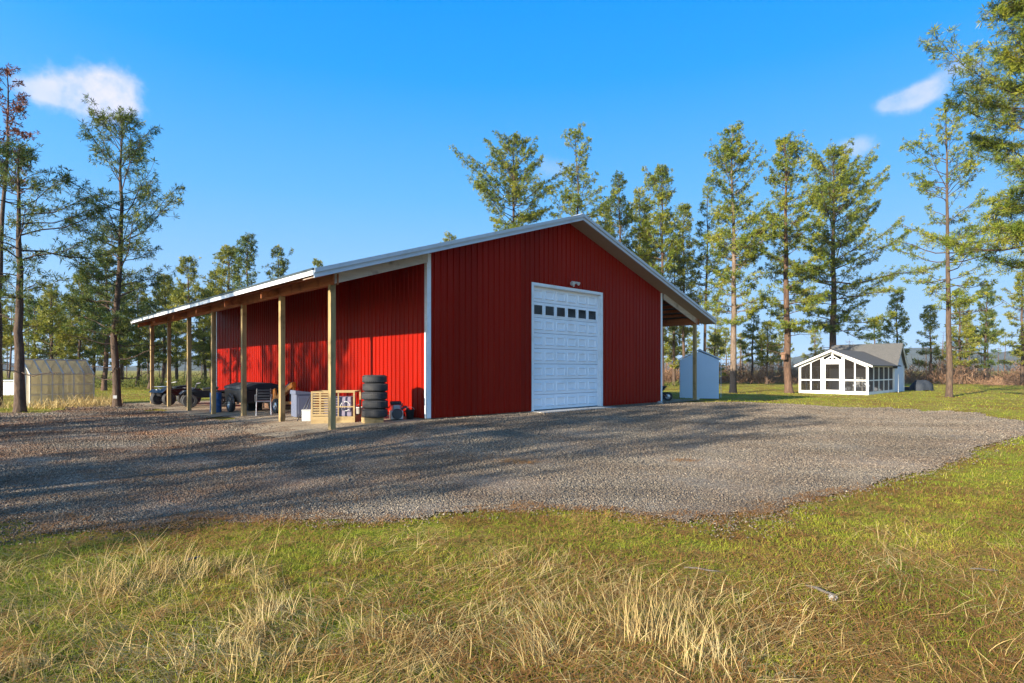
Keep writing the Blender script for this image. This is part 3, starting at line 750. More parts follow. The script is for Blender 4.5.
# birdhouse on the reddish trunk
bx, by, bg = at(784.0, 40.2); bz = CAMZ + (HY - 357) * 40.3 / F
bh = thing('birdhouse', 'small brown wooden birdhouse nailed to the reddish pine trunk', 'birdhouse', (bx, by, bz), 0.6)
mb = MB(); mb.box((0, 0, 0), (0.26, 0.26, 0.36)); mb.build('box', M['oldwood'], bh)
mb = MB(); mb.prism([(-0.2, 0.18), (0.2, 0.18), (0.2, 0.21), (0, 0.33), (-0.2, 0.21)], 'y', -0.2, 0.2); mb.build('roof', M['oldwood'], bh)
mb = MB(); mb.lathe([(0, -0.004), (0.035, -0.004), (0.035, 0.0)], 12, (0, -0.131, 0.04), 'y'); mb.build('entrance_hole', M['black'], bh)
tx_, ty_, tg = at(115, 24.45); tz = CAMZ - (397 - HY) * 24.45 / F
mb = MB(); mb.box((0, 0, 0), (0.13, 0.02, 0.13)); o = mb.build('tree_tag', M['whitebin']); o.location = (tx_, ty_ , tz); o.rotation_euler.z = 0.4
tag(o, 'small white tag on the foot of the slim dark pine', 'tag')

# far brush on the right and low shrubs on the left: masses nobody could count
def scatter_brush(name, regs, mat, seed):
    rg = np.random.default_rng(seed); Vs = []
    for px0, px1, d0, d1, cnt, hh in regs:
        px = rg.uniform(px0, px1, cnt); Y = rg.uniform(d0, d1, cnt); X = (px - 512) / F * Y
        h = hh * (0.55 + 0.45 * np.sin(X * 0.9 + 1) * np.sin(X * 0.37 + Y * 0.5)) * rg.uniform(0.4, 1.2, cnt)
        base = np.stack([X, Y, gz(X, Y) - 0.05], 1)
        nb = 16; B = np.repeat(base, nb, 0); Hh = np.repeat(h, nb); q = len(B)
        B = B + np.stack([rg.normal(0, 0.34, q), rg.normal(0, 0.34, q), rg.random(q) ** 1.6 * 0.75 * Hh], 1)
        dr = unit(np.stack([rg.normal(0, 0.65, q), rg.normal(0, 0.65, q), rg.uniform(0.3, 1.2, q)], 1)); ln = Hh * rg.uniform(0.25, 0.6, q)
        wv = unit(np.cross(dr, rg.normal(0, 1, (q, 3)))) * (rg.uniform(0.010, 0.034, q))[:, None]
        mid = B + dr * (ln * 0.5)[:, None]
        Vs.append(np.stack([B, mid + wv, B + dr * ln[:, None], mid - wv], 1).reshape(-1, 3))
    V = np.concatenate(Vs); return tag(np_mesh(name, V, np.arange(len(V)).reshape(-1, 4), mat), kind='stuff')


o = scatter_brush('brush', [(905, 1090, 64, 88, 1300, 3.8), (640, 800, 66, 92, 1200, 3.6), (790, 910, 72, 92, 700, 3.0), (985, 1090, 58, 64, 350, 1.2)], M['brush'], 21)
tag(o, 'bare brown brush along the far edge of the lawn', 'brush')
o = scatter_brush('shrubs', [(-60, 330, 50, 76, 1500, 1.5), (640, 700, 56, 66, 160, 0.9)], M['shrub'], 22)
tag(o, 'low green shrubs beyond the left end of the barn', 'shrubs')

# ------------------------------------------------------------------ grass, litter, stones
def wedge(rg, n_, y0, y1, x_lo=-0.95, x_hi=0.95, pw_=1.0):
    Y = y0 + (y1 - y0) * rg.random(n_) ** pw_; X = rg.uniform(x_lo, x_hi, n_) * (Y + 0.6); return X, Y


def patchn(x, y, s, ph=0.0):
    return 0.5 + 0.25 * (np.sin(x * s + ph) * np.cos(y * s * 1.13 + ph * 2) + np.sin((x + y) * s * 0.61 + 1.7 + ph) * np.cos((x - y) * s * 0.73 + ph))


def blades(name, X, Y, ln, th0, curl, w, mat, rg, azm=None):
    """curved blades: ln length, th0 angle from the vertical at the root, curl how far it bends over along its length"""
    q = len(X); a = rg.uniform(0, 6.283, q) if azm is None else azm
    tw = rg.normal(0, 0.5, q); P = np.stack([X, Y, gz(X, Y) + 0.004], 1); K = 5; Vr = []
    b2 = a + math.pi / 2 + rg.normal(0, 0.6, q); wd = np.stack([np.cos(b2), np.sin(b2), rg.normal(0, 0.25, q)], 1)
    g_ = P[:, 2].copy()
    for k in range(K + 1):
        f_ = (1.0, 0.95, 0.85, 0.7, 0.45, 0.1)[k]
        Vr += [P - wd * (w / 2 * f_)[:, None], P + wd * (w / 2 * f_)[:, None]]
        t_ = np.minimum(th0 + curl * (k + 0.5) / K, 2.6); aa = a + tw * (k / K)
        P = P + np.stack([np.sin(t_) * np.cos(aa), np.sin(t_) * np.sin(aa), np.cos(t_)], 1) * (ln / K)[:, None]
        P[:, 2] = np.maximum(P[:, 2], g_ + 0.006 + 0.012 * rg.random(q))
    V = np.stack(Vr, 1).reshape(-1, 3); i = np.arange(q)[:, None] * (2 * K + 2)
    f = np.concatenate([i + np.array([2 * k, 2 * k + 1, 2 * k + 3, 2 * k + 2]) for k in range(K)])
    return np_mesh(name, V, f, mat)


rg = np.random.default_rng(31)
sets = []
for cnt, y0, y1, p in ((150000, 2.6, 7.5, 1.15), (90000, 6.0, 16.0, 1.2), (90000, 14, 60, 1.5)):
    X, Y = wedge(rg, cnt, y0, y1, pw_=p); k = (~in_gravel(X, Y, 0.10)) & (0.5 * patchn(X, Y, 1.9) + 0.55 * patchn(X, Y, 7.3, 2) + 0.4 * patchn(X, Y, 15.1, 4) + rg.normal(0, 0.10, cnt) > 0.64)
    u_ = (X - BC[0]) * UX[0] + (Y - BC[1]) * UX[1]; v_ = (X - BC[0]) * VX[0] + (Y - BC[1]) * VX[1]; k &= ~((u_ > -4.0) & (u_ < 16) & (v_ > -1) & (v_ < 19.5))
    X, Y = X[k], Y[k]; f_ = np.clip(Y / 12, 0.45, 3.0); sets.append((X, Y, rg.uniform(0.02, 0.065, len(X)) * (0.7 + 0.6 * np.clip(f_, 0, 1.5)), rg.uniform(0.2, 1.1, len(X)), rg.uniform(0.2, 1.0, len(X)), rg.uniform(0.003, 0.007, len(X)) * f_ * 1.6))
A = [np.concatenate(z) for z in zip(*sets)]
tag(blades('grass', *A, M['grass'], rg), 'short mossy green grass around the gravel', 'grass', kind='stuff')

sets = []
for cnt, y0, y1, p in ((22000, 2.5, 6.0, 0.9), (9000, 5, 14.0, 1.2), (26000, 16, 60, 1.4)):      # matted straw, lying
    X, Y = wedge(rg, cnt, y0, y1, pw_=p); pn = patchn(X, Y, 1.1, 0.7) + 0.3 * patchn(X, Y, 4.1, 1) + 0.30 * np.clip((4.4 - Y) / 1.6, -0.9, 1) - 0.10 * np.clip((X - 0.2) / 2.5, 0, 1) * (Y < 9)
    k = (~in_gravel(X, Y, 0.15)) & (pn + rg.normal(0, 0.14, cnt) > 0.66)
    u_ = (X - BC[0]) * UX[0] + (Y - BC[1]) * UX[1]; v_ = (X - BC[0]) * VX[0] + (Y - BC[1]) * VX[1]; k &= ~((u_ > -4.0) & (u_ < 16) & (v_ > -1) & (v_ < 19.5))
    X, Y = X[k], Y[k]; f_ = np.clip(Y / 10, 0.4, 3.0); n_ = len(X); lay = rg.random(n_) < 0.85; sets.append((X, Y, np.where(lay, rg.uniform(0.08, 0.34, n_), rg.uniform(0.06, 0.20, n_)), np.where(lay, rg.uniform(0.9, 1.5, n_), rg.uniform(0.1, 0.8, n_)), np.where(lay, rg.uniform(0.0, 0.7, n_), rg.uniform(0.2, 1.6, n_)), rg.uniform(0.002, 0.0042, n_) * (0.6 + f_), 2.2 * np.sin(X * 1.7 + 1) + 1.7 * np.cos(Y * 2.1 - X) + rg.normal(0, 0.9, n_)))
rc = np.random.default_rng(77)
cl = [(float(x), float(y), float(rc.uniform(0.10, 0.28)), int(rc.integers(50, 150)), float(rc.uniform(0.16, 0.34))) for x, y in zip(rc.uniform(-3.2, 1.2, 34), rc.uniform(2.9, 5.0, 34))] + [(-2.7, 3.9, 0.55, 420, 0.34), (-2.2, 3.4, 0.5, 420, 0.30), (-1.5, 3.5, 0.55, 320, 0.24), (-3.2, 4.6, 0.5, 170, 0.46), (-2.35, 4.9, 0.35, 30, 0.50), (-0.75, 3.5, 0.35, 260, 0.24), (0.78, 3.55, 0.19, 170, 0.44), (1.05, 3.3, 0.22, 120, 0.38), (0.55, 3.35, 0.25, 140, 0.25),
      (-0.3, 3.15, 0.3, 200, 0.26), (1.3, 3.15, 0.25, 160, 0.25), (2.35, 3.25, 0.2, 26, 0.30), (2.7, 3.2, 0.2, 26, 0.34), (-1.0, 3.05, 0.35, 260, 0.26), (-2.0, 3.0, 0.4, 260, 0.28), (2.0, 3.1, 0.4, 60, 0.22), (-0.1, 3.7, 0.25, 120, 0.2)]
for cx, cy, rad, cnt, hh in cl:
    a = rg.uniform(0, 6.28, cnt); r_ = rad * np.sqrt(rg.random(cnt)); hgt = 0.8 * hh * rg.uniform(0.3, 1.25, cnt); up_ = rg.random(cnt) < (0.6 if rad < 0.24 else 0.18)
    sets.append((cx + r_ * np.cos(a), cy + r_ * np.sin(a), hgt, np.where(up_, rg.uniform(0.05, 0.5, cnt), rg.uniform(0.85, 1.5, cnt)), np.where(up_, rg.uniform(0.2, 1.3, cnt), rg.uniform(0.1, 1.0, cnt)), rg.uniform(0.0022, 0.0046, cnt), rg.uniform(0, 6.28) + rg.normal(0, 0.75, cnt)))
gx, gy, _ = gpt(60, 407)
for cx, cy, rad, cnt, hh in ((gx + 0.5, gy + 0.2, 1.6, 700, 0.5), (gx - 3.5, gy - 2, 2.5, 900, 0.6), (gx + 0.2, gy + 2.0, 1.0, 400, 0.7)):
    a = rg.uniform(0, 6.28, cnt); r_ = rad * np.sqrt(rg.random(cnt)); hgt = hh * rg.uniform(0.3, 1.1, cnt); sets.append((cx + r_ * np.cos(a), cy + r_ * np.sin(a), hgt, rg.uniform(0.05, 0.7, cnt), rg.uniform(0.2, 1.2, cnt), rg.uniform(0.012, 0.03, cnt), rg.uniform(0, 6.28, cnt)))
A = [np.concatenate(z) for z in zip(*sets)]
tag(blades('dry_grass', *A[:6], M['straw'], rg, A[6]), 'pale dry grass and straw matted in the foreground', 'dry grass', kind='stuff')

sets = []
for cnt, y0, y1, p in ((95000, 2.6, 8.0, 1.1), (34000, 6, 15, 1.2)):
    X, Y = wedge(rg, cnt, y0, y1, pw_=p); pn = 0.45 * patchn(X, Y, 1.3, 3.1) + 0.45 * patchn(X, Y, 6.7, 5) + 0.3 * patchn(X, Y, 12.7, 1) - 0.06 + 0.38 * np.clip((X + 0.3) / 3, -0.5, 0.8) * (Y < 5.2)
    k = (~in_gravel(X, Y, -0.25)) & (pn + rg.normal(0, 0.15, cnt) > 0.50); sets.append((X[k], Y[k]))
for px, py, cnt, rad in ((516, 463, 240, 0.22), (527, 464, 120, 0.12), (684, 462, 200, 0.16), (575, 668, 380, 0.20), (130, 478, 300, 0.5), (60, 505, 300, 0.5), (220, 470, 250, 0.5), (320, 500, 160, 0.4)):
    x, y, g = gpt(px, py); sets.append((rg.normal(x, rad, cnt), rg.normal(y, rad * 0.8, cnt)))
X = np.concatenate([s[0] for s in sets]); Y = np.concatenate([s[1] for s in sets]); q = len(X)
a = rg.uniform(0, 6.283, q); ln = rg.uniform(0.05, 0.13, q); f_ = np.clip(Y / 7, 0.6, 2); w_ = rg.uniform(0.0016, 0.003, q) * f_
B = np.stack([X, Y, gz(X, Y) + 0.024 + rg.uniform(0, 0.02, q)], 1); dd = np.stack([np.cos(a) * ln, np.sin(a) * ln, rg.normal(0, 0.18, q) * ln], 1); sd = np.stack([-np.sin(a) * w_, np.cos(a) * w_, np.zeros(q)], 1)
V = np.stack([B - dd / 2 - sd, B - dd / 2 + sd, B + dd / 2 + sd, B + dd / 2 - sd], 1).reshape(-1, 3)
tag(np_mesh('needle_litter', V, np.arange(q * 4).reshape(-1, 4), M['litter']), 'rusty fallen pine needles strewn over grass and gravel', 'pine needles', kind='stuff')

# loose stones on the near half of the gravel
cnt = 430000; X, Y = wedge(rg, cnt, 5.2, 33, pw_=1.9); k = in_gravel(X, Y) | (in_gravel(X, Y, 0.22) & (rg.random(cnt) < 0.35)) | (in_gravel(X, Y, 0.5) & (rg.random(cnt) < 0.07)); k &= ~((((X - BC[0]) * VX[0] + (Y - BC[1]) * VX[1]) > -0.05) & (((X - BC[0]) * UX[0] + (Y - BC[1]) * UX[1]) > -3.4))
X, Y = X[k], Y[k]; q = len(X); sz = rg.uniform(0.006, 0.015, q) * rg.uniform(0.7, 1.4, q) * np.clip(Y / 9, 0.85, 2.2)
oc = np.array([(1, 0, 0), (0, 1, 0), (-1, 0, 0), (0, -1, 0), (0, 0, 1), (0, 0, -0.8)], float)
an = rg.uniform(0, 6.28, q); co, si = np.cos(an), np.sin(an)
loc = oc[None] * rg.uniform(0.6, 1.25, (q, 6, 1)) * sz[:, None, None] * np.array([1.15, 0.9, 0.75]) + rg.normal(0, 0.15, (q, 6, 3)) * sz[:, None, None]
rx = loc[..., 0] * co[:, None] - loc[..., 1] * si[:, None]; ry = loc[..., 0] * si[:, None] + loc[..., 1] * co[:, None]
V = np.stack([rx + X[:, None], ry + Y[:, None], loc[..., 2] + (gz(X, Y) + 0.028)[:, None]], -1).reshape(-1, 3)
tri = np.array([(0, 1, 4), (1, 2, 4), (2, 3, 4), (3, 0, 4), (1, 0, 5), (2, 1, 5), (3, 2, 5), (0, 3, 5)])
fcs = (np.arange(q)[:, None, None] * 6 + tri[None]).reshape(-1, 3)
tag(np_mesh('gravel_stones', V, fcs, M['pebble']), 'loose grey crushed stones of the gravel drive', 'gravel', kind='stuff')

# a few sticks and stones one can pick out
def stick(px0, py0, px1, py1, r_, label, mat='oldwood', name='stick', cat='stick'):
    a = np.array(gpt(px0, py0)); b = np.array(gpt(px1, py1)); mb = MB(); a[2] += r_ + 0.03; b[2] += r_ + 0.03; c_ = (a + b) / 2
    d_ = (b - a); pr = np.array([-d_[1], d_[0], 0]) * 0.06
    mb.tube([a - c_, (a - c_) * 0.3 + pr, (b - c_) * 0.4 - pr * 0.6, b - c_], [r_ * 0.6, r_, r_ * 0.9, r_ * 0.5], 7); o = mb.build(name, M[mat], smooth=True); o.location = c_; return tag(o, label, cat)


stick(806, 591, 836, 601, 0.012, 'grey broken stick on the grass in the right foreground', 'twig')
stick(684, 572, 720, 576, 0.008, 'thin brown stick lying on the grass below the gravel edge', 'twig')
stick(186, 566, 200, 561, 0.012, 'short pale twig on the shaded grass at left', 'twig')
stick(970, 573, 998, 575, 0.007, 'thin twig on the grass at the far right', 'twig')
def rock(px, py, r_, label, mat='stone', Z=None):
    x, y, g = gpt(px, py); rr = random.Random(int(px)); mb = MB(); pr = []
    nA, nB = 9, 6; vs = []
    for j in range(1, nB):
        for i in range(nA):
            t1, t2 = 6.283 * i / nA, math.pi * j / nB; q = r_ * rr.uniform(0.78, 1.12); vs.append((q * math.sin(t2) * math.cos(t1) * 1.2, q * math.sin(t2) * math.sin(t1), q * math.cos(t2) * 0.75))
    fs = [(j * nA + i, j * nA + (i + 1) % nA, (j + 1) * nA + (i + 1) % nA, (j + 1) * nA + i) for j in range(nB - 2) for i in range(nA)] + [tuple(range(nA - 1, -1, -1)), tuple((nB - 2) * nA + i for i in range(nA))]
    o = mb.add(vs, fs).build('stone', M[mat]); o.location = (x, y, g + r_ * 0.5); return tag(o, label, 'stone')
rock(833, 600, 0.032, 'rounded grey stone beside the broken stick in the right foreground')
rock(696.5, 400, 0.13, 'pale stone at the foot of the right lean-to post', 'whitebin')
rock(660, 404.5, 0.12, 'grey stone under the barn corner beside the right lean-to')

# ------------------------------------------------------------------ things stored under the left lean-to
def lp(px, py):                            # a point of the lean-to floor seen there
    x, y, g = gpt(px, py); return x, y, g + 0.03


# stack of five tyres on a block
tx0, ty0 = uv(-1.42, 0.42); tg0 = float(gz(tx0, ty0)) + 0.03
o = MB().box((0, 0, 0.07), (0.52, 0.34, 0.14)).build('wood_block', M['pale'], bevel=0.01); o.location = (tx0 - 0.05, ty0 - 0.05, tg0); o.rotation_euler.z = 0.5; tag(o, 'squared timber block under the stack of tyres', 'block')
def make_tyre(r_, w_):
    mb = MB(); a = w_ / 2
    mb.lathe([(r_ * 0.60, -a * 0.70), (r_ * 0.68, -a * 0.98), (r_ * 0.80, -a), (r_ * 0.90, -a * 0.88), (r_ * 0.965, -a * 0.66), (r_ * 0.99, -a * 0.48), (r_, -a * 0.24), (r_ * 0.975, -a * 0.22), (r_ * 0.975, -a * 0.16), (r_, -a * 0.14), (r_, a * 0.14), (r_ * 0.975, a * 0.16), (r_ * 0.975, a * 0.22), (r_, a * 0.24), (r_ * 0.99, a * 0.48), (r_ * 0.965, a * 0.66), (r_ * 0.90, a * 0.88), (r_ * 0.80, a), (r_ * 0.68, a * 0.98), (r_ * 0.60, a * 0.70), (r_ * 0.64, 0)], 40, close=True)
    for k in range(40):
        t_ = 6.283 * k / 40
        for sg in (-1, 1):
            mb.box(((r_ * 0.962) * math.cos(t_), (r_ * 0.962) * math.sin(t_), sg * a * 0.62), (0.03, 0.022, a * 0.22), t_)
    return mb
zc = tg0 + 0.14
for k, (r_, w_, dx, dy, lab) in enumerate(((0.335, 0.235, 0, 0, 'black tyre at the bottom of the stack of five'), (0.340, 0.225, 0.012, -0.01, 'black tyre second from the bottom of the stack'), (0.340, 0.225, -0.012, 0.01, 'black tyre in the middle of the stack of five'), (0.335, 0.220, 0.012, 0.0, 'black tyre second from the top of the stack'), (0.325, 0.215, -0.01, 0.012, 'black tyre on top of the stack of five, slightly narrower'))):
    o = make_tyre(r_, w_).build('tyre', M['rubber'], smooth=False); o.location = (tx0 + dx, ty0 + dy, zc + w_ / 2); o.rotation_euler.z = k; zc += w_ + 0.004
    tag(o, lab, 'tyre', 'tyres stacked under the lean-to')

# pale slatted timber frame
fx, fy, fg = lp(312, 425); fx2, fy2, _ = lp(357, 425)
cr = thing('slatted_crate', 'open pale wooden crate frame with one slatted end beside the nearest post', 'crate', (fx, fy, fg), R(4))
wC, dC, hC = 1.12, 0.85, 0.88
for i, (x, y) in enumerate(((0, 0), (wC, 0), (0, dC), (wC, dC))):
    MB().box((x, y, hC / 2), (0.045, 0.045, hC)).build('corner_post', M['pale'], cr)
mb = MB(); mb.box((0.26, -0.005, hC - 0.03), (0.50, 0.03, 0.05)); mb.box((0.26, -0.005, 0.24), (0.50, 0.03, 0.05)); mb.box((0.53, -0.005, hC / 2 + 0.12), (0.04, 0.034, hC - 0.24))
for k in range(8): mb.box((0.26, -0.004, 0.31 + k * 0.068), (0.47, 0.02, 0.038))
mb.build('slat_panel', M['pale'], cr)
mb = MB(); mb.box((wC / 2, -0.01, 0.10), (wC - 0.05, 0.03, 0.20)); mb.box((wC / 2, dC + 0.01, 0.10), (wC - 0.05, 0.03, 0.20)); mb.box((-0.01, dC / 2, 0.10), (0.03, dC - 0.05, 0.2)); mb.box((wC + 0.01, dC / 2, 0.10), (0.03, dC - 0.05, 0.2)); mb.build('base_board', M['pale'], cr)
for p, q in (((0, 0), (wC, 0)), ((0, dC), (wC, dC)), ((0, 0), (0, dC)), ((wC, 0), (wC, dC))):
    MB().bar((p[0], p[1], hC - 0.02), (q[0], q[1], hC - 0.02), 0.028, 0.035).build('top_rail', M['pale'], cr)
MB().box((0.70, 0, hC / 2), (0.03, 0.03, hC - 0.1)).build('upright', M['pale'], cr)
MB().bar((0.55, 0.0, 0.46), (wC, 0.0, 0.46), 0.025, 0.03).build('mid_rail', M['pale'], cr)
o = MB().box((0, 0, 0.27), (0.8, 0.5, 0.54), taper=0.95).build('storage_box', M['mauve'], bevel=0.03); o.location = (fx + 0.62, fy + 0.45, fg + 0.18); tag(o, 'grey purple storage box sitting inside the pale crate frame', 'box')
hs = MB(); hs.tube([(0.13 * math.cos(t_ * 0.5), 0.02 * math.sin(t_ * 3), 0.13 * math.sin(t_ * 0.5) + 0.13) for t_ in range(13)], 0.010, 6); o = hs.build('hose_coil', M['whitebin'], smooth=True); o.location = (fx + 0.86, fy + 0.15, fg + 0.34); tag(o, 'small coil of white hose in the pale crate frame', 'hose')
wx_, wy_, wg_ = lp(360, 418); b_ = thing('bucket', 'small white bucket between the crate frame and the tyre stack', 'bucket', (wx_, wy_, wg_))
MB().lathe([(0, 0), (0.10, 0), (0.13, 0.28), (0.135, 0.28), (0.135, 0.30), (0.12, 0.30), (0.095, 0.02), (0, 0.02)], 20).build('body', M['whitebin'], b_, smooth=True)
MB().tube([(0.13 * math.cos(t_), 0.05, 0.28 + 0.10 * math.sin(t_)) for t_ in np.linspace(0, math.pi, 9)], 0.005, 5).build('handle', M['steel'], b_)

# blue grey cabinet, white box, leaning rods
cx_, cy_, cg_ = lp(303, 418); cb_ = thing('cabinet', 'blue grey steel cabinet between the orange machine and the crate frame', 'cabinet', (cx_, cy_, cg_), R(35))
MB().box((0, 0, 0.36), (0.55, 0.6, 0.68)).build('body', M['greybox'], cb_, bevel=0.012); MB().prism([(-0.3, 0.70), (0.3, 0.70), (0.3, 0.74), (-0.3, 0.82)], 'y', -0.32, 0.32).build('lid', M['greybox'], cb_)
MB().box((0.0, -0.31, 0.36), (0.44, 0.02, 0.5)).build('door', M['greybox'], cb_); MB().box((0.16, -0.33, 0.4), (0.02, 0.02, 0.12)).build('handle', M['steel'], cb_)
bx_, by_, bg_ = lp(306.5, 422); o = thing('utility_box', 'small white box on the dirt before the blue grey cabinet', 'box', (bx_, by_, bg_), 0.3)
MB().box((0, 0, 0.15), (0.24, 0.2, 0.30)).build('body', M['whitebin'], o, bevel=0.01); MB().box((0, 0, 0.31), (0.26, 0.22, 0.03)).build('lid', M['whitebin'], o, bevel=0.006)
for px, dx, lab in ((297, 0.36, 'dark rod leaning against the blue grey cabinet, left one of two'), (301, 0.30, 'dark rod leaning against the blue grey cabinet, right one of two')):
    x, y, g = lp(px, 422.5); o = MB().tube([(0, 0, 0.0), (dx * 0.5, 0.06, 0.38), (dx, 0.12, 0.76)], 0.013, 7).build('rod', M['darksteel'], smooth=True); o.location = (x, y, g); tag(o, lab, 'rod')

# orange log splitter
ox, oy, og = lp(285, 413)
ls = thing('log_splitter', 'orange log splitter with tilted beam behind the second post', 'log splitter', (ox, oy, og), R(-38))
def wheel(parent, c, r_, w_, axis='y', rim='steel'):
    mb = MB(); mb.lathe([(r_ * 0.55, -w_ / 2), (r_ * 0.9, -w_ / 2), (r_, -w_ * 0.3), (r_, w_ * 0.3), (r_ * 0.9, w_ / 2), (r_ * 0.55, w_ / 2)], 24, c, axis, close=True)
    t_ = mb.build('wheel', M['rubber'], parent)
    mb = MB(); mb.lathe([(0, -w_ * 0.3), (r_ * 0.15, -w_ * 0.42), (r_ * 0.5, -w_ * 0.25), (r_ * 0.56, -w_ * 0.4), (r_ * 0.56, w_ * 0.4), (r_ * 0.5, w_ * 0.25), (r_ * 0.15, w_ * 0.42), (0, w_ * 0.3)], 18, c, axis); mb.build('rim', M[rim], t_)
MB().bar((-0.75, 0, 0.30), (0.55, 0, 0.95), 0.14, 0.16).build('beam', M['orange'], ls)
MB().bar((-0.6, 0, 0.28), (0.75, 0, 0.34), 0.10, 0.10).build('tongue', M['orange'], ls)
MB().tube([(-0.35, 0, 0.62), (0.35, 0, 0.97)], 0.06, 12).build('ram', M['darksteel'], ls, smooth=True)
MB().prism([(-0.72, 0.42), (-0.5, 0.5), (-0.62, 0.80), (-0.72, 0.74)], 'y', -0.03, 0.03).build('wedge', M['orange'], ls)
MB().box((0.22, 0.28, 0.50), (0.36, 0.3, 0.28)).box((0.22, 0.28, 0.68), (0.22, 0.22, 0.10)).build('engine', M['darksteel'], ls, bevel=0.02)
MB().bar((0.15, -0.34, 0.24), (0.15, 0.34, 0.24), 0.05, 0.05).build('axle', M['darksteel'], ls)
MB().bar((0.55, 0, 0.95), (0.6, 0, 0.34), 0.07, 0.05).build('brace', M['orange'], ls)
for a in (-1, 1): wheel(ls, (0.15, a * 0.40, 0.24), 0.24, 0.13)

# metal folding chair
qx, qy, qg = lp(263.5, 416); ch = thing('folding_chair', 'pale metal chair on the dirt left of the orange log splitter', 'chair', (qx, qy, qg), R(205))
for a in (-1, 1):
    MB().tube([(a * 0.22, -0.22, 0), (a * 0.21, -0.20, 0.43), (a * 0.20, 0.18, 0.45)], 0.016, 7).build('leg', M['steel'], ch)
    MB().tube([(a * 0.22, 0.26, 0), (a * 0.21, 0.20, 0.44), (a * 0.20, 0.28, 0.86)], 0.016, 7).build('leg', M['steel'], ch)
    MB().tube([(a * 0.24, -0.20, 0.43), (a * 0.245, -0.18, 0.64), (a * 0.24, 0.22, 0.66)], 0.016, 7).build('armrest', M['steel'], ch)
MB().box((0, 0, 0.45), (0.40, 0.42, 0.025)).build('seat', M['steel'], ch, bevel=0.01)
mb = MB(); [mb.bar((-0.2, 0.21 + 0.16 * k / 3, 0.54 + 0.09 * k), (0.2, 0.21 + 0.16 * k / 3, 0.54 + 0.09 * k), 0.012, 0.05) for k in range(4)]; mb.build('backrest', M['darksteel'], ch)

# dark bin, black covered trailer, blue drum
dx_, dy_, dg_ = lp(253, 411); db = thing('storage_bin', 'dark blue grey lidded bin beside the black trailer', 'bin', (dx_, dy_, dg_), TH)
MB().box((0, 0, 0.30), (0.55, 0.5, 0.6), taper=1.1).build('body', M['tarp'], db, bevel=0.02); MB().box((0, 0, 0.63), (0.66, 0.6, 0.06)).build('lid', M['tarp'], db, bevel=0.015)
ux_, uy_ = uv(-1.2, 9.9); ug = float(gz(ux_, uy_)) + 0.03
tl = thing('utility_trailer', 'black covered utility trailer parked against the red wall', 'trailer', (ux_, uy_, ug), TH)
MB().box((0, 0, 0.62), (1.35, 2.3, 0.5), taper=1.03).build('body', M['black'], tl, bevel=0.03)
mb = MB(); mb.prism([(-0.72, 0.88), (0.72, 0.88), (0.70, 1.0), (0.25, 1.12), (-0.3, 1.10), (-0.70, 0.98)], 'y', -1.18, 1.18); mb.build('cover', M['tarp'], tl, bevel=0.03)
MB().bar((0, -1.15, 0.42), (0, -1.75, 0.40), 0.08, 0.08).build('tongue', M['darksteel'], tl)
for a in (-1, 1):
    wheel(tl, (a * 0.80, 0.1, 0.30), 0.30, 0.18, 'x'); MB().tube([(a * 0.80, 0.1 + 0.36 * math.cos(t_), 0.30 + 0.36 * math.sin(t_)) for t_ in np.linspace(0.15, 3.0, 8)], 0.05, 5).build('mudguard', M['black'], tl)
ex, ey = uv(-2.35, 10.6); eg = float(gz(ex, ey)) + 0.03; dr_ = thing('drum', 'blue plastic drum behind the fourth post from the front', 'drum', (ex, ey, eg), scale=(0.72, 0.72, 0.85))
MB().lathe([(0, 0), (0.27, 0), (0.29, 0.04), (0.28, 0.28), (0.295, 0.30), (0.28, 0.32), (0.28, 0.58), (0.295, 0.60), (0.28, 0.62), (0.29, 0.86), (0.27, 0.90), (0, 0.89)], 26).build('body', M['blue'], dr_, smooth=True); MB().lathe([(0, 0.885), (0.05, 0.885), (0.05, 0.915), (0, 0.915)], 12, (0.15, 0, 0)).build('bung', M['black'], dr_)

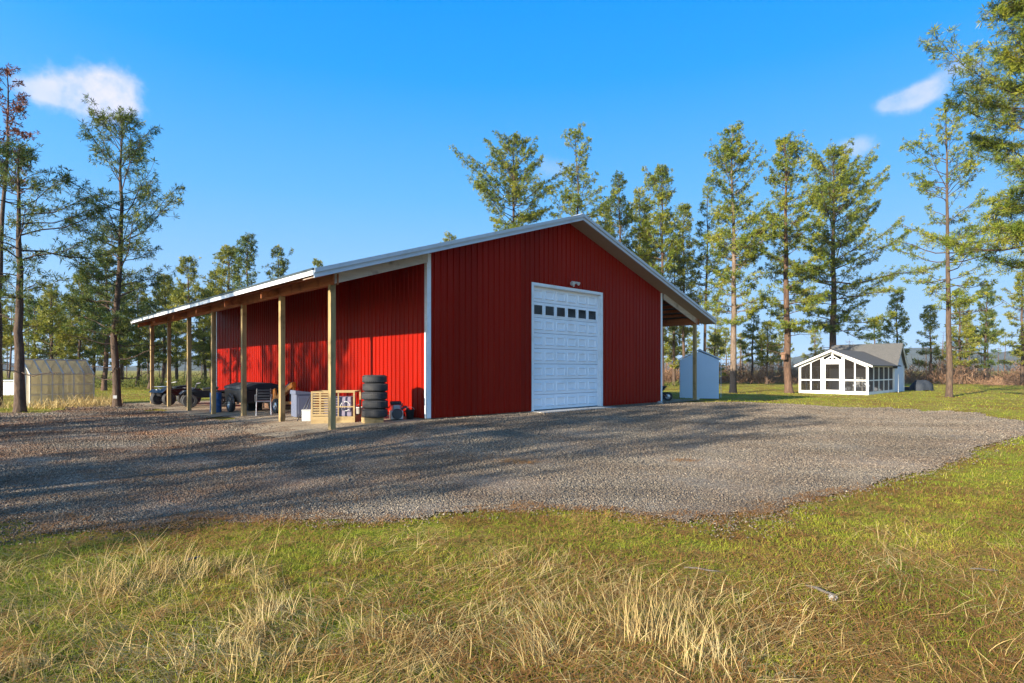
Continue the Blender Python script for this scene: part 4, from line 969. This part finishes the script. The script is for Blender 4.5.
# quad bikes
def quad(loc, rz, label):
    q = thing('quad_bike', label, 'quad bike', loc, rz, 'quad bikes under the lean-to')
    for sx in (-1, 1):
        for sy in (-1, 1): wheel(q, (sx * 0.42, sy * 0.62, 0.30), 0.30, 0.22, 'x', 'darksteel')
    MB().prism([(-0.75, 0.42), (0.80, 0.40), (0.85, 0.62), (0.45, 0.80), (0.15, 0.72), (-0.45, 0.74), (-0.85, 0.66)], 'x', -0.20, 0.20).build('body', M['black'], q, bevel=0.03)
    for sy, L_ in ((0.62, 0.62), (-0.62, 0.62)): MB().prism([(sy - 0.36, 0.60), (sy - 0.2, 0.72), (sy + 0.2, 0.72), (sy + 0.36, 0.58), (sy + 0.2, 0.66), (sy - 0.2, 0.66)], 'x', -0.52, 0.52).build('mudguard', M['black'], q)
    MB().prism([(-0.5, 0.76), (0.1, 0.74), (0.12, 0.82), (-0.2, 0.86), (-0.52, 0.88)], 'x', -0.15, 0.15).build('seat', M['tarp'], q, bevel=0.03)
    MB().tube([(-0.40, 0.22, 1.06), (-0.15, 0.32, 1.02), (0.15, 0.32, 1.02), (0.40, 0.22, 1.06)], 0.018, 7).build('handlebar', M['steel'], q)
    MB().tube([(0, 0.42, 0.70), (0, 0.32, 1.02)], 0.03, 7).build('steering_column', M['darksteel'], q)
    mb = MB()
    for yy in (0.50, 0.64, 0.78): mb.tube([(-0.40, yy, 0.84), (0.40, yy, 0.84)], 0.012, 6)
    for xx in (-0.40, 0.40): mb.tube([(xx, 0.44, 0.84), (xx, 0.84, 0.84)], 0.012, 6); mb.tube([(xx * 0.6, 0.6, 0.68), (xx, 0.64, 0.84)], 0.012, 6)
    mb.build('rack', M['steel'], q)
    for sx in (-1, 1): MB().lathe([(0, -0.02), (0.06, 0), (0.07, 0.05), (0, 0.06)], 12, (sx * 0.14, 0.80, 0.66), 'y').build('headlight', M['steel'], q)
    return q
a, b = uv(-2.2, 16.8); quad((a, b, float(gz(a, b)) + 0.03), TH + R(110), 'dark quad bike behind the two farthest posts of the left lean-to')
a, b = uv(-1.7, 14.2); quad((a, b, float(gz(a, b)) + 0.03), TH + R(80), 'dark quad bike between the blue drum and the farthest quad bike')

# scrap by the tyres: small engine, fuel can, black pail
sx_, sy_ = uv(-0.62, 0.62); sg_ = float(gz(sx_, sy_)) + 0.03
en = thing('small_engine', 'grey finned engine on the ground right of the tyre stack', 'engine', (sx_, sy_, sg_), R(20))
mb = MB(); mb.box((0, 0, 0.14), (0.34, 0.3, 0.24)); [mb.box((0.0, 0, 0.28 + 0.028 * k), (0.25, 0.25, 0.012)) for k in range(5)]; mb.box((0, 0, 0.33), (0.17, 0.17, 0.16)); mb.build('block', M['steel'], en, bevel=0.006)
MB().lathe([(0, -0.03), (0.13, -0.03), (0.15, 0.0), (0.13, 0.05), (0, 0.06)], 18, (0, -0.19, 0.17), 'y').build('flywheel_cover', M['darksteel'], en)
MB().tube([(0.15, 0, 0.3), (0.27, 0.02, 0.36), (0.34, 0.03, 0.25)], 0.035, 8).build('exhaust', M['darksteel'], en); MB().box((-0.02, 0.0, 0.47), (0.3, 0.2, 0.10)).build('fuel_tank', M['black'], en, bevel=0.03)
vx_, vy_ = uv(-0.36, 0.95); fcn = thing('fuel_can', 'red fuel can against the wall right of the tyre stack', 'fuel can', (vx_, vy_, sg_), R(60))
MB().box((0, 0, 0.16), (0.30, 0.2, 0.32), taper=0.92).build('body', M['redcan'], fcn, bevel=0.03); MB().tube([(-0.1, 0, 0.31), (-0.06, 0, 0.38), (0.08, 0, 0.38), (0.11, 0, 0.31)], 0.016, 7).build('handle', M['redcan'], fcn); MB().tube([(0.12, 0, 0.30), (0.2, 0, 0.42)], 0.02, 8).build('spout', M['black'], fcn)
vx_, vy_ = uv(-0.30, 0.42); pl = thing('pail', 'black pail beside the white barn corner', 'pail', (vx_, vy_, sg_)); MB().lathe([(0, 0), (0.10, 0), (0.13, 0.26), (0.14, 0.27), (0.12, 0.27), (0.09, 0.02), (0, 0.02)], 18).build('body', M['black'], pl, smooth=True); MB().tube([(0.13 * math.cos(t_), 0, 0.26 + 0.09 * math.sin(t_)) for t_ in np.linspace(0, math.pi, 9)], 0.005, 5).build('handle', M['steel'], pl)

# ------------------------------------------------------------------ under the right lean-to
rx_, ry_ = uv(W + 0.95, 0.9); wb = thing('wheelbarrow', 'dark wheelbarrow in the shade of the right lean-to', 'wheelbarrow', (rx_, ry_, float(gz(rx_, ry_)) + 0.03), R(-20))
mb = MB(); mb.add([(-0.35, -0.3, 0.66), (0.5, -0.3, 0.66), (0.5, 0.3, 0.66), (-0.35, 0.3, 0.66), (-0.15, -0.2, 0.36), (0.22, -0.2, 0.34), (0.22, 0.2, 0.34), (-0.15, 0.2, 0.36)], [(4, 5, 6, 7), (0, 1, 5, 4), (1, 2, 6, 5), (2, 3, 7, 6), (3, 0, 4, 7)]); w0 = mb.build('tray', M['darksteel'], wb); w0.modifiers.new('s', 'SOLIDIFY').thickness = 0.015
for a in (-1, 1):
    MB().tube([(0.55, a * 0.06, 0.22), (0.1, a * 0.2, 0.34), (-0.95, a * 0.28, 0.58)], 0.02, 7).build('handle', M['oldwood'], wb); MB().tube([(-0.1, a * 0.22, 0.38), (-0.3, a * 0.24, 0.0)], 0.015, 6).build('leg', M['darksteel'], wb)
wheel(wb, (0.56, 0, 0.20), 0.20, 0.09)
rx_, ry_ = uv(W + 2.3, 1.3); o = thing('crate', 'small black crate behind the right lean-to post', 'crate', (rx_, ry_, float(gz(rx_, ry_)) + 0.03), 0.4)
MB().box((0, 0, 0.03), (0.5, 0.36, 0.04)).build('floor', M['black'], o)
for k in (-1, 1):
    MB().box((0.24 * k, 0, 0.17), (0.02, 0.36, 0.30)).build('side', M['black'], o); MB().box((0, 0.17 * k, 0.17), (0.46, 0.02, 0.30)).build('side', M['black'], o)

# ------------------------------------------------------------------ pale shed right of the barn
sx0, sy0, sg0 = at(699.5, 31.0); shd = thing('garden_shed', 'small pale gabled shed beside the right lean-to', 'shed', (sx0, sy0, sg0), R(-15))
hw, sd_, wh_, rh_ = 0.99, 1.75, 2.12, 2.62
mb = MB(); mb.prism([(-hw, 0.02), (hw, 0.02), (hw, wh_), (0, rh_ - 0.06), (-hw, wh_)], 'y', 0, sd_)
for k in range(9): mb.box((-hw + 0.12 + k * 0.245, -0.006, wh_ / 2 + 0.05), (0.02, 0.012, wh_ - 0.1))
mb.box((0, -0.008, wh_), (2 * hw, 0.018, 0.03)); mb.build('wall', M['shed'], shd)
for s_ in (-1, 1):
    sl = (rh_ - wh_) / hw
    MB().prism([(0, rh_), (s_ * (hw + 0.1), wh_ - 0.1 * sl + 0.04), (s_ * (hw + 0.1), wh_ - 0.1 * sl + 0.09), (0, rh_ + 0.05)], 'y', -0.09, sd_ + 0.09).build('roof', M['shed'], shd)
MB().prism([(-0.14, rh_ + 0.0), (0, rh_ + 0.09), (0.14, rh_ + 0.0), (0, rh_ + 0.055)], 'y', -0.12, sd_ + 0.12).build('ridge_cap', M['trim'], shd)
MB().box((0, sd_ / 2, -0.03), (2 * hw + 0.1, sd_ + 0.1, 0.12)).build('base', M['oldwood'], shd)

# ------------------------------------------------------------------ screened cabin
PH = R(46.0); CW, PD, MD = 4.35, 6.4, 3.0
ax_, ay_ = gpt(868.5, 395)[:2]; lx, ly = ax_ - CW * math.cos(PH), ay_ + CW * math.sin(PH); cg = float(gz(ax_, ay_))
cab = thing('screened_cabin', 'small white cabin with screened gable porch and grey shingle roof', 'cabin', (lx, ly, cg), -PH)
EZ, AZ = 1.98, 3.02
def cz_(x): return AZ - (AZ - EZ) * abs(x - CW / 2) / (CW / 2)
P_ = 0.15
mb = MB(); mb.box((CW / 2, PD / 2, 0.03), (CW, PD, 0.12)); mb.build('floor', M['white'], cab)
fx_s = [0.07, 0.80, 1.52, CW - 1.52, CW - 0.80, CW - 0.07]
for x in fx_s:
    wd = 0.14 if x in (fx_s[0], fx_s[-1]) else (0.18 if x in (1.52, CW - 1.52) else 0.08)
    MB().box((x, 0.05, (0.09 + cz_(x) - 0.10) / 2), (wd, 0.10, cz_(x) - 0.19)).build('porch_post', M['white'], cab)
mb = MB(); mb.box((0.80, 0.05, 0.95), (1.36, 0.07, 0.09)); mb.box((CW - 0.80, 0.05, 0.95), (1.36, 0.07, 0.09)); mb.box((CW / 2, 0.048, 0.14), (CW - 0.02, 0.07, 0.14)); mb.build('porch_rail', M['white'], cab)
mb = MB()
for s_ in (-1, 1):
    a, b = (CW / 2, AZ), (CW / 2 + s_ * (CW / 2 + 0.30), EZ - 0.145)
    mb.prism([(a[0], a[1] - 0.14), (b[0], b[1] - 0.02), (b[0], b[1] + 0.09), (a[0], a[1] + 0.0)], 'y', -0.30, -0.24); mb.prism([(a[0], a[1] - 0.24), (CW / 2 + s_ * CW / 2, EZ - 0.20), (CW / 2 + s_ * CW / 2, EZ - 0.04), (a[0], a[1] - 0.06)], 'y', 0.0, 0.09)
mb.build('gable_board', M['white'], cab)
mb = MB(); mb.box((CW / 2, 0.05, 2.28), (1.12, 0.09, 0.16)); mb.box((CW / 2, 0.05, 2.58), (0.10, 0.07, 0.46)); mb.bar((CW / 2 - 0.4, 0.05, 2.36), (CW / 2 - 0.02, 0.05, 2.60), 0.06, 0.07); mb.bar((CW / 2 + 0.4, 0.05, 2.36), (CW / 2 + 0.02, 0.05, 2.60), 0.06, 0.07); mb.build('truss', M['white'], cab)
sd = MB()
for s_ in (-1, 1): sd.box((CW / 2 + s_ * 0.50, 0.02, 1.14), (0.13, 0.05, 2.06))
sd.box((CW / 2, 0.02, 2.12), (0.87, 0.05, 0.14)); sd.box((CW / 2, 0.02, 0.98), (0.87, 0.05, 0.10)); sd.box((CW / 2, 0.02, 0.19), (0.87, 0.05, 0.17)); sdo = sd.build('screen_door', M['white'], cab)
MB().box((CW / 2, 0.025, 1.14), (0.9, 0.006, 2.0)).build('door_screen', M['screen'], sdo); MB().box((CW / 2 + 0.44, -0.03, 1.05), (0.03, 0.06, 0.14)).build('handle', M['darksteel'], sdo)
for x0, x1 in ((0.14, 0.76), (0.84, 1.43), (CW - 1.43, CW - 0.84), (CW - 0.76, CW - 0.14)):
    MB().prism([(x0, 0.16), (x1, 0.16), (x1, cz_(x1) - 0.22), (x0, cz_(x0) - 0.22)], 'y', 0.046, 0.052).build('porch_screen', M['screen'], cab)
for side in (0, 1):
    x = 0.05 if side == 0 else CW - 0.05
    ys = np.linspace(0.06, PD - 0.04, 6)
    for k in range(6):
        if k: MB().box((x, ys[k], 1.0), (0.09, 0.10 if k < 5 else 0.12, 1.80)).build('porch_post', M['white'], cab)
        if k < 5: MB().box((x, (ys[k] + ys[k + 1]) / 2, 1.02), (0.006, ys[k + 1] - ys[k] - 0.1, 1.70)).build('porch_screen', M['screen'], cab)
    mb = MB(); mb.box((x, PD / 2, 0.95), (0.07, PD - 0.1, 0.08)); mb.box((x, PD / 2 + 0.05, 0.14), (0.07, PD - 0.1, 0.12)); mb.box((x, PD / 2, EZ - 0.09), (0.10, PD - 0.02, 0.10)); mb.build('porch_rail', M['white'], cab)
    s_ = -1 if side == 0 else 1; xe = CW / 2 + s_ * (CW / 2 + 0.30); ze = EZ - 0.145
    MB().prism([(CW / 2, AZ - 0.03), (xe, ze + 0.06), (xe, ze + 0.12), (CW / 2, AZ + 0.04)], 'y', -0.27, PD + 0.9).build('porch_roof', M['shingle'], cab)
# main block behind, ridge across
RZ = 3.62; mb = MB()
mb.prism([(PD, 0.0), (PD + MD, 0.0), (PD + MD, EZ), (PD + MD / 2, RZ - 0.10), (PD, EZ)], 'x', 0.0, CW)
for k in range(8): mb.box((CW + 0.004, PD + MD / 2, 0.2 + k * 0.23), (0.012, MD - 0.02, 0.012))
mb.build('wall', M['cabinshade'], cab)
for s_ in (-1, 1):
    ym = PD + MD / 2; ye = ym + s_ * (MD / 2 + 0.22); sl = (RZ - EZ) / (MD / 2)
    MB().prism([(ym, RZ - 0.04), (ye, EZ - 0.22 * sl + 0.02), (ye, EZ - 0.22 * sl + 0.09), (ym, RZ + 0.04)], 'x', -0.28, CW + 0.28).build('roof', M['shingle'], cab)
    mb = MB(); mb.prism([(ym, RZ - 0.14), (ye, EZ - 0.22 * sl - 0.06), (ye, EZ - 0.22 * sl + 0.015), (ym, RZ - 0.045)], 'x', CW + 0.20, CW + 0.275); mb.build('gable_board', M['white'], cab)
mb = MB(); mb.box((CW + 0.02, PD + MD - 0.05, EZ / 2), (0.05, 0.12, EZ)); mb.build('corner_board', M['white'], cab)
MB().box((CW + 0.02, PD + 0.05, EZ / 2), (0.05, 0.12, EZ - 0.1)).build('corner_board', M['white'], cab)
def cl(x, y, z=0.0):
    return (lx + x * math.cos(PH) + y * math.sin(PH), ly - x * math.sin(PH) + y * math.cos(PH), cg + z)
o = MB().tube([(0, 0, 0), (0.18, 0.25, 1.35)], 0.03, 4).build('board', M['white']); o.location = cl(CW + 0.35, PD - 0.3); tag(o, 'white board leaning against the cabin wall at the porch end', 'board')
def patio_chair(loc, rz, label):
    c_ = thing('patio_chair', label, 'chair', loc, rz, 'white chairs in the cabin porch')
    MB().box((0, 0, 0.42), (0.5, 0.48, 0.04)).build('seat', M['white'], c_)
    mb = MB(); [mb.box((-0.2 + 0.1 * k, 0.25, 0.72), (0.07, 0.025, 0.58)) for k in range(5)]; mb.box((0, 0.25, 1.02), (0.5, 0.03, 0.06)); mb.build('backrest', M['white'], c_)
    for a in (-1, 1):
        for b in (-1, 1): MB().box((a * 0.22, b * 0.21, 0.20), (0.05, 0.05, 0.40)).build('leg', M['white'], c_)
        MB().box((a * 0.26, 0.0, 0.64), (0.07, 0.5, 0.03)).build('armrest', M['white'], c_)
patio_chair(cl(CW - 0.85, 1.0, 0.09), -PH + 0.2, 'white chair inside the porch nearest its right front corner')
patio_chair(cl(CW - 1.7, 1.6, 0.09), -PH + 2.6, 'white chair inside the porch just behind the screen door')
tb = thing('patio_table', 'white table inside the porch between the two chairs', 'table', cl(CW - 1.3, 2.2, 0.09), -PH)
MB().box((0, 0, 0.72), (0.9, 0.7, 0.04)).build('tabletop', M['white'], tb); [MB().box((a * 0.38, b * 0.28, 0.35), (0.05, 0.05, 0.70)).build('leg', M['white'], tb) for a in (-1, 1) for b in (-1, 1)]

# dark covered heap right of the cabin
hx, hy_, hg = at(922, 46); mb = MB(); vs = []; fs = []; nA, nB = 20, 7; rr = random.Random(3)
for j in range(nB):
    for i in range(nA):
        t1 = 6.283 * i / nA; q = math.cos(j / (nB - 1) * 1.45); r_ = (0.74 + 0.12 * math.sin(2 * t1 + 1) + 0.06 * math.sin(5 * t1) + rr.uniform(-0.06, 0.06)) * (q ** 0.85)
        vs.append((r_ * math.cos(t1) * 1.1, r_ * math.sin(t1) * 0.9, 0.84 * math.sin(j / (nB - 1) * 1.5) + (0.07 * math.sin(3 * t1 + j) if j < nB - 1 else 0)))
fs = [(j * nA + i, j * nA + (i + 1) % nA, (j + 1) * nA + (i + 1) % nA, (j + 1) * nA + i) for j in range(nB - 1) for i in range(nA)] + [tuple((nB - 1) * nA + i for i in range(nA))]
o = mb.add(vs, fs).build('covered_heap', M['tarp'], smooth=True); o.location = (hx, hy_, hg); tag(o, 'dark rounded covered heap on the lawn right of the cabin', 'covered heap')
for px, Y, lab in ((906.5, 47, 'low dark lump between the cabin and the covered heap'),):
    x, y, g = at(px + 3, Y); o = MB().box((0, 0, 0.13), (1.1, 0.6, 0.28), taper=0.8).build('covered_bundle', M['tarp'], bevel=0.06); o.location = (x, y, g); tag(o, lab, 'bundle')

# ------------------------------------------------------------------ greenhouse
gx0, gy0, gg = -21.3, 25.4, float(gz(-21.3, 26)); gh = thing('greenhouse', 'small milky greenhouse with gabled panel roof behind the left pines', 'greenhouse', (gx0, gy0, gg), R(-25.5))
GL, GWd, GE, GR = 2.6, 1.25, 1.42, 2.06
def panel(name, q): 
    n_ = np.cross(np.array(q[1]) - q[0], np.array(q[3]) - q[0]); n_ = n_ / np.linalg.norm(n_) * 0.008
    return MB().add([np.array(p) for p in q] + [np.array(p) + n_ for p in q], [(0, 1, 2, 3), (7, 6, 5, 4), (0, 4, 5, 1), (1, 5, 6, 2), (2, 6, 7, 3), (3, 7, 4, 0)]).build(name, M['poly'], gh)
panel('wall_panel', [(0, 0, 0), (0, GL, 0), (0, GL, GE), (0, 0, GE)]); panel('wall_panel', [(-GWd, 0, 0), (-GWd, GL, 0), (-GWd, GL, GE), (-GWd, 0, GE)])
for y in (0, GL): MB().prism([(0, 0), (0, GE), (-GWd / 2, GR), (-GWd, GE), (-GWd, 0)], 'y', y - 0.004, y + 0.004).build('end_panel', M['poly'], gh)
panel('roof_panel', [(0.03, 0, GE), (0.03, GL, GE), (-GWd / 2, GL, GR), (-GWd / 2, 0, GR)]); panel('roof_panel', [(-GWd - 0.03, 0, GE), (-GWd - 0.03, GL, GE), (-GWd / 2, GL, GR), (-GWd / 2, 0, GR)])
fr = MB()
for k in range(7):
    y = GL * k / 6
    for x in (0.012, -GWd - 0.012): fr.bar((x, y, 0), (x, y, GE), 0.042, 0.045)
    fr.bar((0.03, y, GE + 0.012), (-GWd / 2, y, GR + 0.02), 0.05, 0.04); fr.bar((-GWd - 0.03, y, GE + 0.012), (-GWd / 2, y, GR + 0.02), 0.05, 0.04)
for z in (0.02, 0.5, 0.95, GE):
    for x in (0.016, -GWd - 0.016): fr.bar((x, -0.02, z), (x, GL + 0.02, z), 0.025, 0.035)
fr.bar((-GWd / 2, -0.03, GR + 0.03), (-GWd / 2, GL + 0.03, GR + 0.03), 0.06, 0.05)
fr.bar((0.02, GL * 0.66, 0.05), (0.02, GL * 0.85, 0.5), 0.02, 0.02); fr.build('frame', M['whitebin'], gh)
for y in (-0.012, GL + 0.012):
    MB().bar((-GWd / 2 - 0.33, y, 0), (-GWd / 2 - 0.33, y, 1.7), 0.03, 0.03).bar((-GWd / 2 + 0.33, y, 0), (-GWd / 2 + 0.33, y, 1.7), 0.03, 0.03).bar((-GWd / 2 - 0.33, y, 1.7), (-GWd / 2 + 0.33, y, 1.7), 0.03, 0.03).build('door_frame', M['whitebin'], gh)
# low white shed at the left edge
wx0, wy0, wg0 = at(-12, 36.5); ws = thing('white_shed', 'low white flat roofed shed at the left edge beyond the greenhouse', 'shed', (wx0, wy0, wg0), 0.25)
mb = MB(); mb.box((0, 0.8, 0.45), (3.2, 1.6, 0.9)); [mb.box((-1.5 + 0.3 * k, -0.006, 0.45), (0.03, 0.014, 0.88)) for k in range(11)]; mb.build('wall', M['white'], ws)
MB().box((0, 0.8, 0.93), (3.4, 1.8, 0.06)).build('roof', M['trim'], ws); MB().box((-0.8, -0.02, 0.42), (0.7, 0.03, 0.78)).build('door', M['white'], ws)

hz = MB().box((0, 12, 30), (3600, 3600, 70)).build('haze', bpy.data.materials.new('thin air haze')); tag(hz, 'thin pale air haze over the whole place', 'haze', kind='stuff')
hm = hz.data.materials[0]; hm.use_nodes = True; hm.node_tree.nodes.clear(); pv_ = hm.node_tree.nodes.new('ShaderNodeVolumePrincipled'); pv_.inputs['Color'].default_value = (0.80, 0.88, 1.0, 1); pv_.inputs['Density'].default_value = 0.00014
hm.node_tree.links.new(pv_.outputs[0], hm.node_tree.nodes.new('ShaderNodeOutputMaterial').inputs['Volume'])

# ------------------------------------------------------------------ light, sky, camera
w = bpy.data.worlds.new('World'); scene.world = w; w.use_nodes = True; nt = w.node_tree; nt.nodes.clear()
def wn(ty, **k):
    q = nt.nodes.new(ty)
    for a, b in k.items(): setattr(q, a, b)
    return q
out = wn('ShaderNodeOutputWorld'); bg = wn('ShaderNodeBackground'); sky = wn('ShaderNodeTexSky'); sky.sky_type = 'NISHITA'; sky.sun_disc = False
sky.sun_elevation = R(SUN_EL); sky.sun_rotation = math.atan2(-dv[0], -dv[1]); sky.air_density = 1.0; sky.dust_density = 0.2; sky.ozone_density = 2.0; sky.altitude = 300
SKY_STR = 0.13
bg.inputs[1].default_value = SKY_STR
tc = wn('ShaderNodeTexCoord'); sepw = wn('ShaderNodeSeparateXYZ'); nt.links.new(tc.outputs['Generated'], sepw.inputs[0])
def wm(op, a, b=0.0, c=None, clamp=False):
    q = wn('ShaderNodeMath', operation=op); q.use_clamp = clamp
    for i, v in enumerate((a, b) if c is None else (a, b, c)):
        if hasattr(v, 'node'): nt.links.new(v, q.inputs[i])
        else: q.inputs[i].default_value = v
    return q.outputs[0]
az = wm('ARCTAN2', sepw.outputs[0], sepw.outputs[1]); el = wm('ARCSINE', sepw.outputs[2])
cn = wn('ShaderNodeTexNoise'); cn.inputs['Scale'].default_value = 30; cn.inputs['Detail'].default_value = 7; cn.inputs['Roughness'].default_value = 0.6; nt.links.new(tc.outputs['Generated'], cn.inputs['Vector'])
tot = None; wsum = None
for px, py, sx, sy, am in ((88, 97, 46, 21, 0.9), (112, 92, 26, 23, 0.9), (45, 92, 34, 9, 0.6), (909, 99, 24, 11, 0.6), (932, 89, 20, 10, 0.6), (890, 104, 16, 6, 0.4), (858, 147, 20, 11, 0.45), (964, 66, 22, 7, 0.4), (556, 170, 22, 10, 0.25)):
    r_ = math.hypot(px - 512, F); a0 = math.atan2(px - 512, F); e0 = math.atan2(HY - py, r_); sa = sx / r_ * math.cos(a0); se = sy / r_ * math.cos(e0)
    d1 = wm('DIVIDE', wm('SUBTRACT', az, a0), sa); d2 = wm('DIVIDE', wm('SUBTRACT', el, e0), se)
    rr_ = wm('ADD', wm('MULTIPLY', d1, d1), wm('MULTIPLY', d2, d2)); g_ = wm('POWER', 2.718, wm('MULTIPLY', rr_, -0.8)); ga = wm('MULTIPLY', g_, am)
    tot = g_ if tot is None else wm('ADD', tot, g_); wsum = ga if wsum is None else wm('ADD', wsum, ga)
dens_ = wm('ADD', wm('MINIMUM', tot, 1.0), wm('MULTIPLY', wm('SUBTRACT', cn.outputs['Fac'], 0.5), 1.5))
ms_ = wn('ShaderNodeMapRange', interpolation_type='SMOOTHSTEP'); nt.links.new(dens_, ms_.inputs[0]); ms_.inputs[1].default_value = 0.20; ms_.inputs[2].default_value = 1.25; ms_.inputs[3].default_value = 0.0; ms_.inputs[4].default_value = 1.0
cf = wm('MULTIPLY', wm('MULTIPLY', ms_.outputs[0], wm('DIVIDE', wsum, wm('ADD', tot, 0.001))), wm('MULTIPLY', tot, 6.0, clamp=True), clamp=True)
hsv = wn('ShaderNodeHueSaturation'); hsv.inputs['Saturation'].default_value = 1.25; hsv.inputs['Value'].default_value = 2.1; nt.links.new(sky.outputs[0], hsv.inputs['Color'])
cap = wn('ShaderNodeMix', data_type='RGBA', blend_type='DARKEN'); cap.inputs[0].default_value = 1; nt.links.new(hsv.outputs[0], cap.inputs[6]); cr_ = wn('ShaderNodeValToRGB'); e_ = cr_.color_ramp.elements; e_[0].position = 0.0; e_[0].color = (0.135, 0.215, 0.31, 1); e_[1].position = 1.0; e_[1].color = (0.02, 0.045, 0.10, 1)
for p_, c_ in ((0.12, (0.108, 0.202, 0.32, 1)), (0.28, (0.047, 0.163, 0.33, 1)), (0.45, (0.008, 0.122, 0.335, 1)), (0.54, (0.003, 0.108, 0.33, 1)), (0.62, (0.016, 0.060, 0.16, 1))):
    q_ = e_.new(p_); q_.color = c_
nt.links.new(sepw.outputs[2], cr_.inputs[0]); sc_ = wn('ShaderNodeMix', data_type='RGBA', blend_type='MULTIPLY'); sc_.inputs[0].default_value = 1; nt.links.new(cr_.outputs[0], sc_.inputs[6]); sc_.inputs[7].default_value = (10, 10, 10, 1); nt.links.new(sc_.outputs[2], cap.inputs[7])
vd_ = wn('ShaderNodeVectorMath', operation='DOT_PRODUCT'); nt.links.new(tc.outputs['Generated'], vd_.inputs[0]); vd_.inputs[1].default_value = (-dv[0] * math.cos(R(SUN_EL)), -dv[1] * math.cos(R(SUN_EL)), math.sin(R(SUN_EL)))
mr_ = wn('ShaderNodeMapRange', interpolation_type='SMOOTHSTEP'); nt.links.new(vd_.outputs['Value'], mr_.inputs[0]); mr_.inputs[1].default_value = -0.15; mr_.inputs[2].default_value = 0.75; mr_.inputs[3].default_value = 1.0; mr_.inputs[4].default_value = 0.66; nt.links.new(mr_.outputs[0], cap.inputs[0])
mx = wn('ShaderNodeMix', data_type='RGBA'); nt.links.new(cf, mx.inputs[0]); nt.links.new(cap.outputs[2], mx.inputs[6]); mx.inputs[7].default_value = (2.95, 2.85, 3.2, 1)
nt.links.new(mx.outputs[2], bg.inputs[0]); nt.links.new(bg.outputs[0], out.inputs[0])

sl_ = bpy.data.lights.new('sun', 'SUN'); sl_.energy = 5.0; sl_.angle = R(0.5); sl_.color = (1.0, 0.90, 0.74); so = bpy.data.objects.new('sun', sl_); COL.objects.link(so)
ce = math.cos(R(SUN_EL)); from mathutils import Vector
so.rotation_euler = Vector((dv[0] * ce, dv[1] * ce, -math.sin(R(SUN_EL)))).to_track_quat('-Z', 'Y').to_euler(); so.location = (-20, -20, 30)

cam = bpy.data.cameras.new('camera'); co_ = bpy.data.objects.new('camera', cam); COL.objects.link(co_); co_.location = (0, 0, CAMZ); co_.rotation_euler = (math.pi / 2, 0, 0)
cam.sensor_width = 36; cam.lens = F / 1024 * 36; cam.shift_y = (HY - 341.5) / 1024; cam.clip_end = 6000; cam.clip_start = 0.05; scene.camera = co_
vs = scene.view_settings; vs.view_transform = 'Standard'; vs.look = 'None'; vs.gamma = 1; vs.exposure = 1.35; vs.use_curve_mapping = False
scene.cycles.max_bounces = 6; scene.cycles.transparent_max_bounces = 12
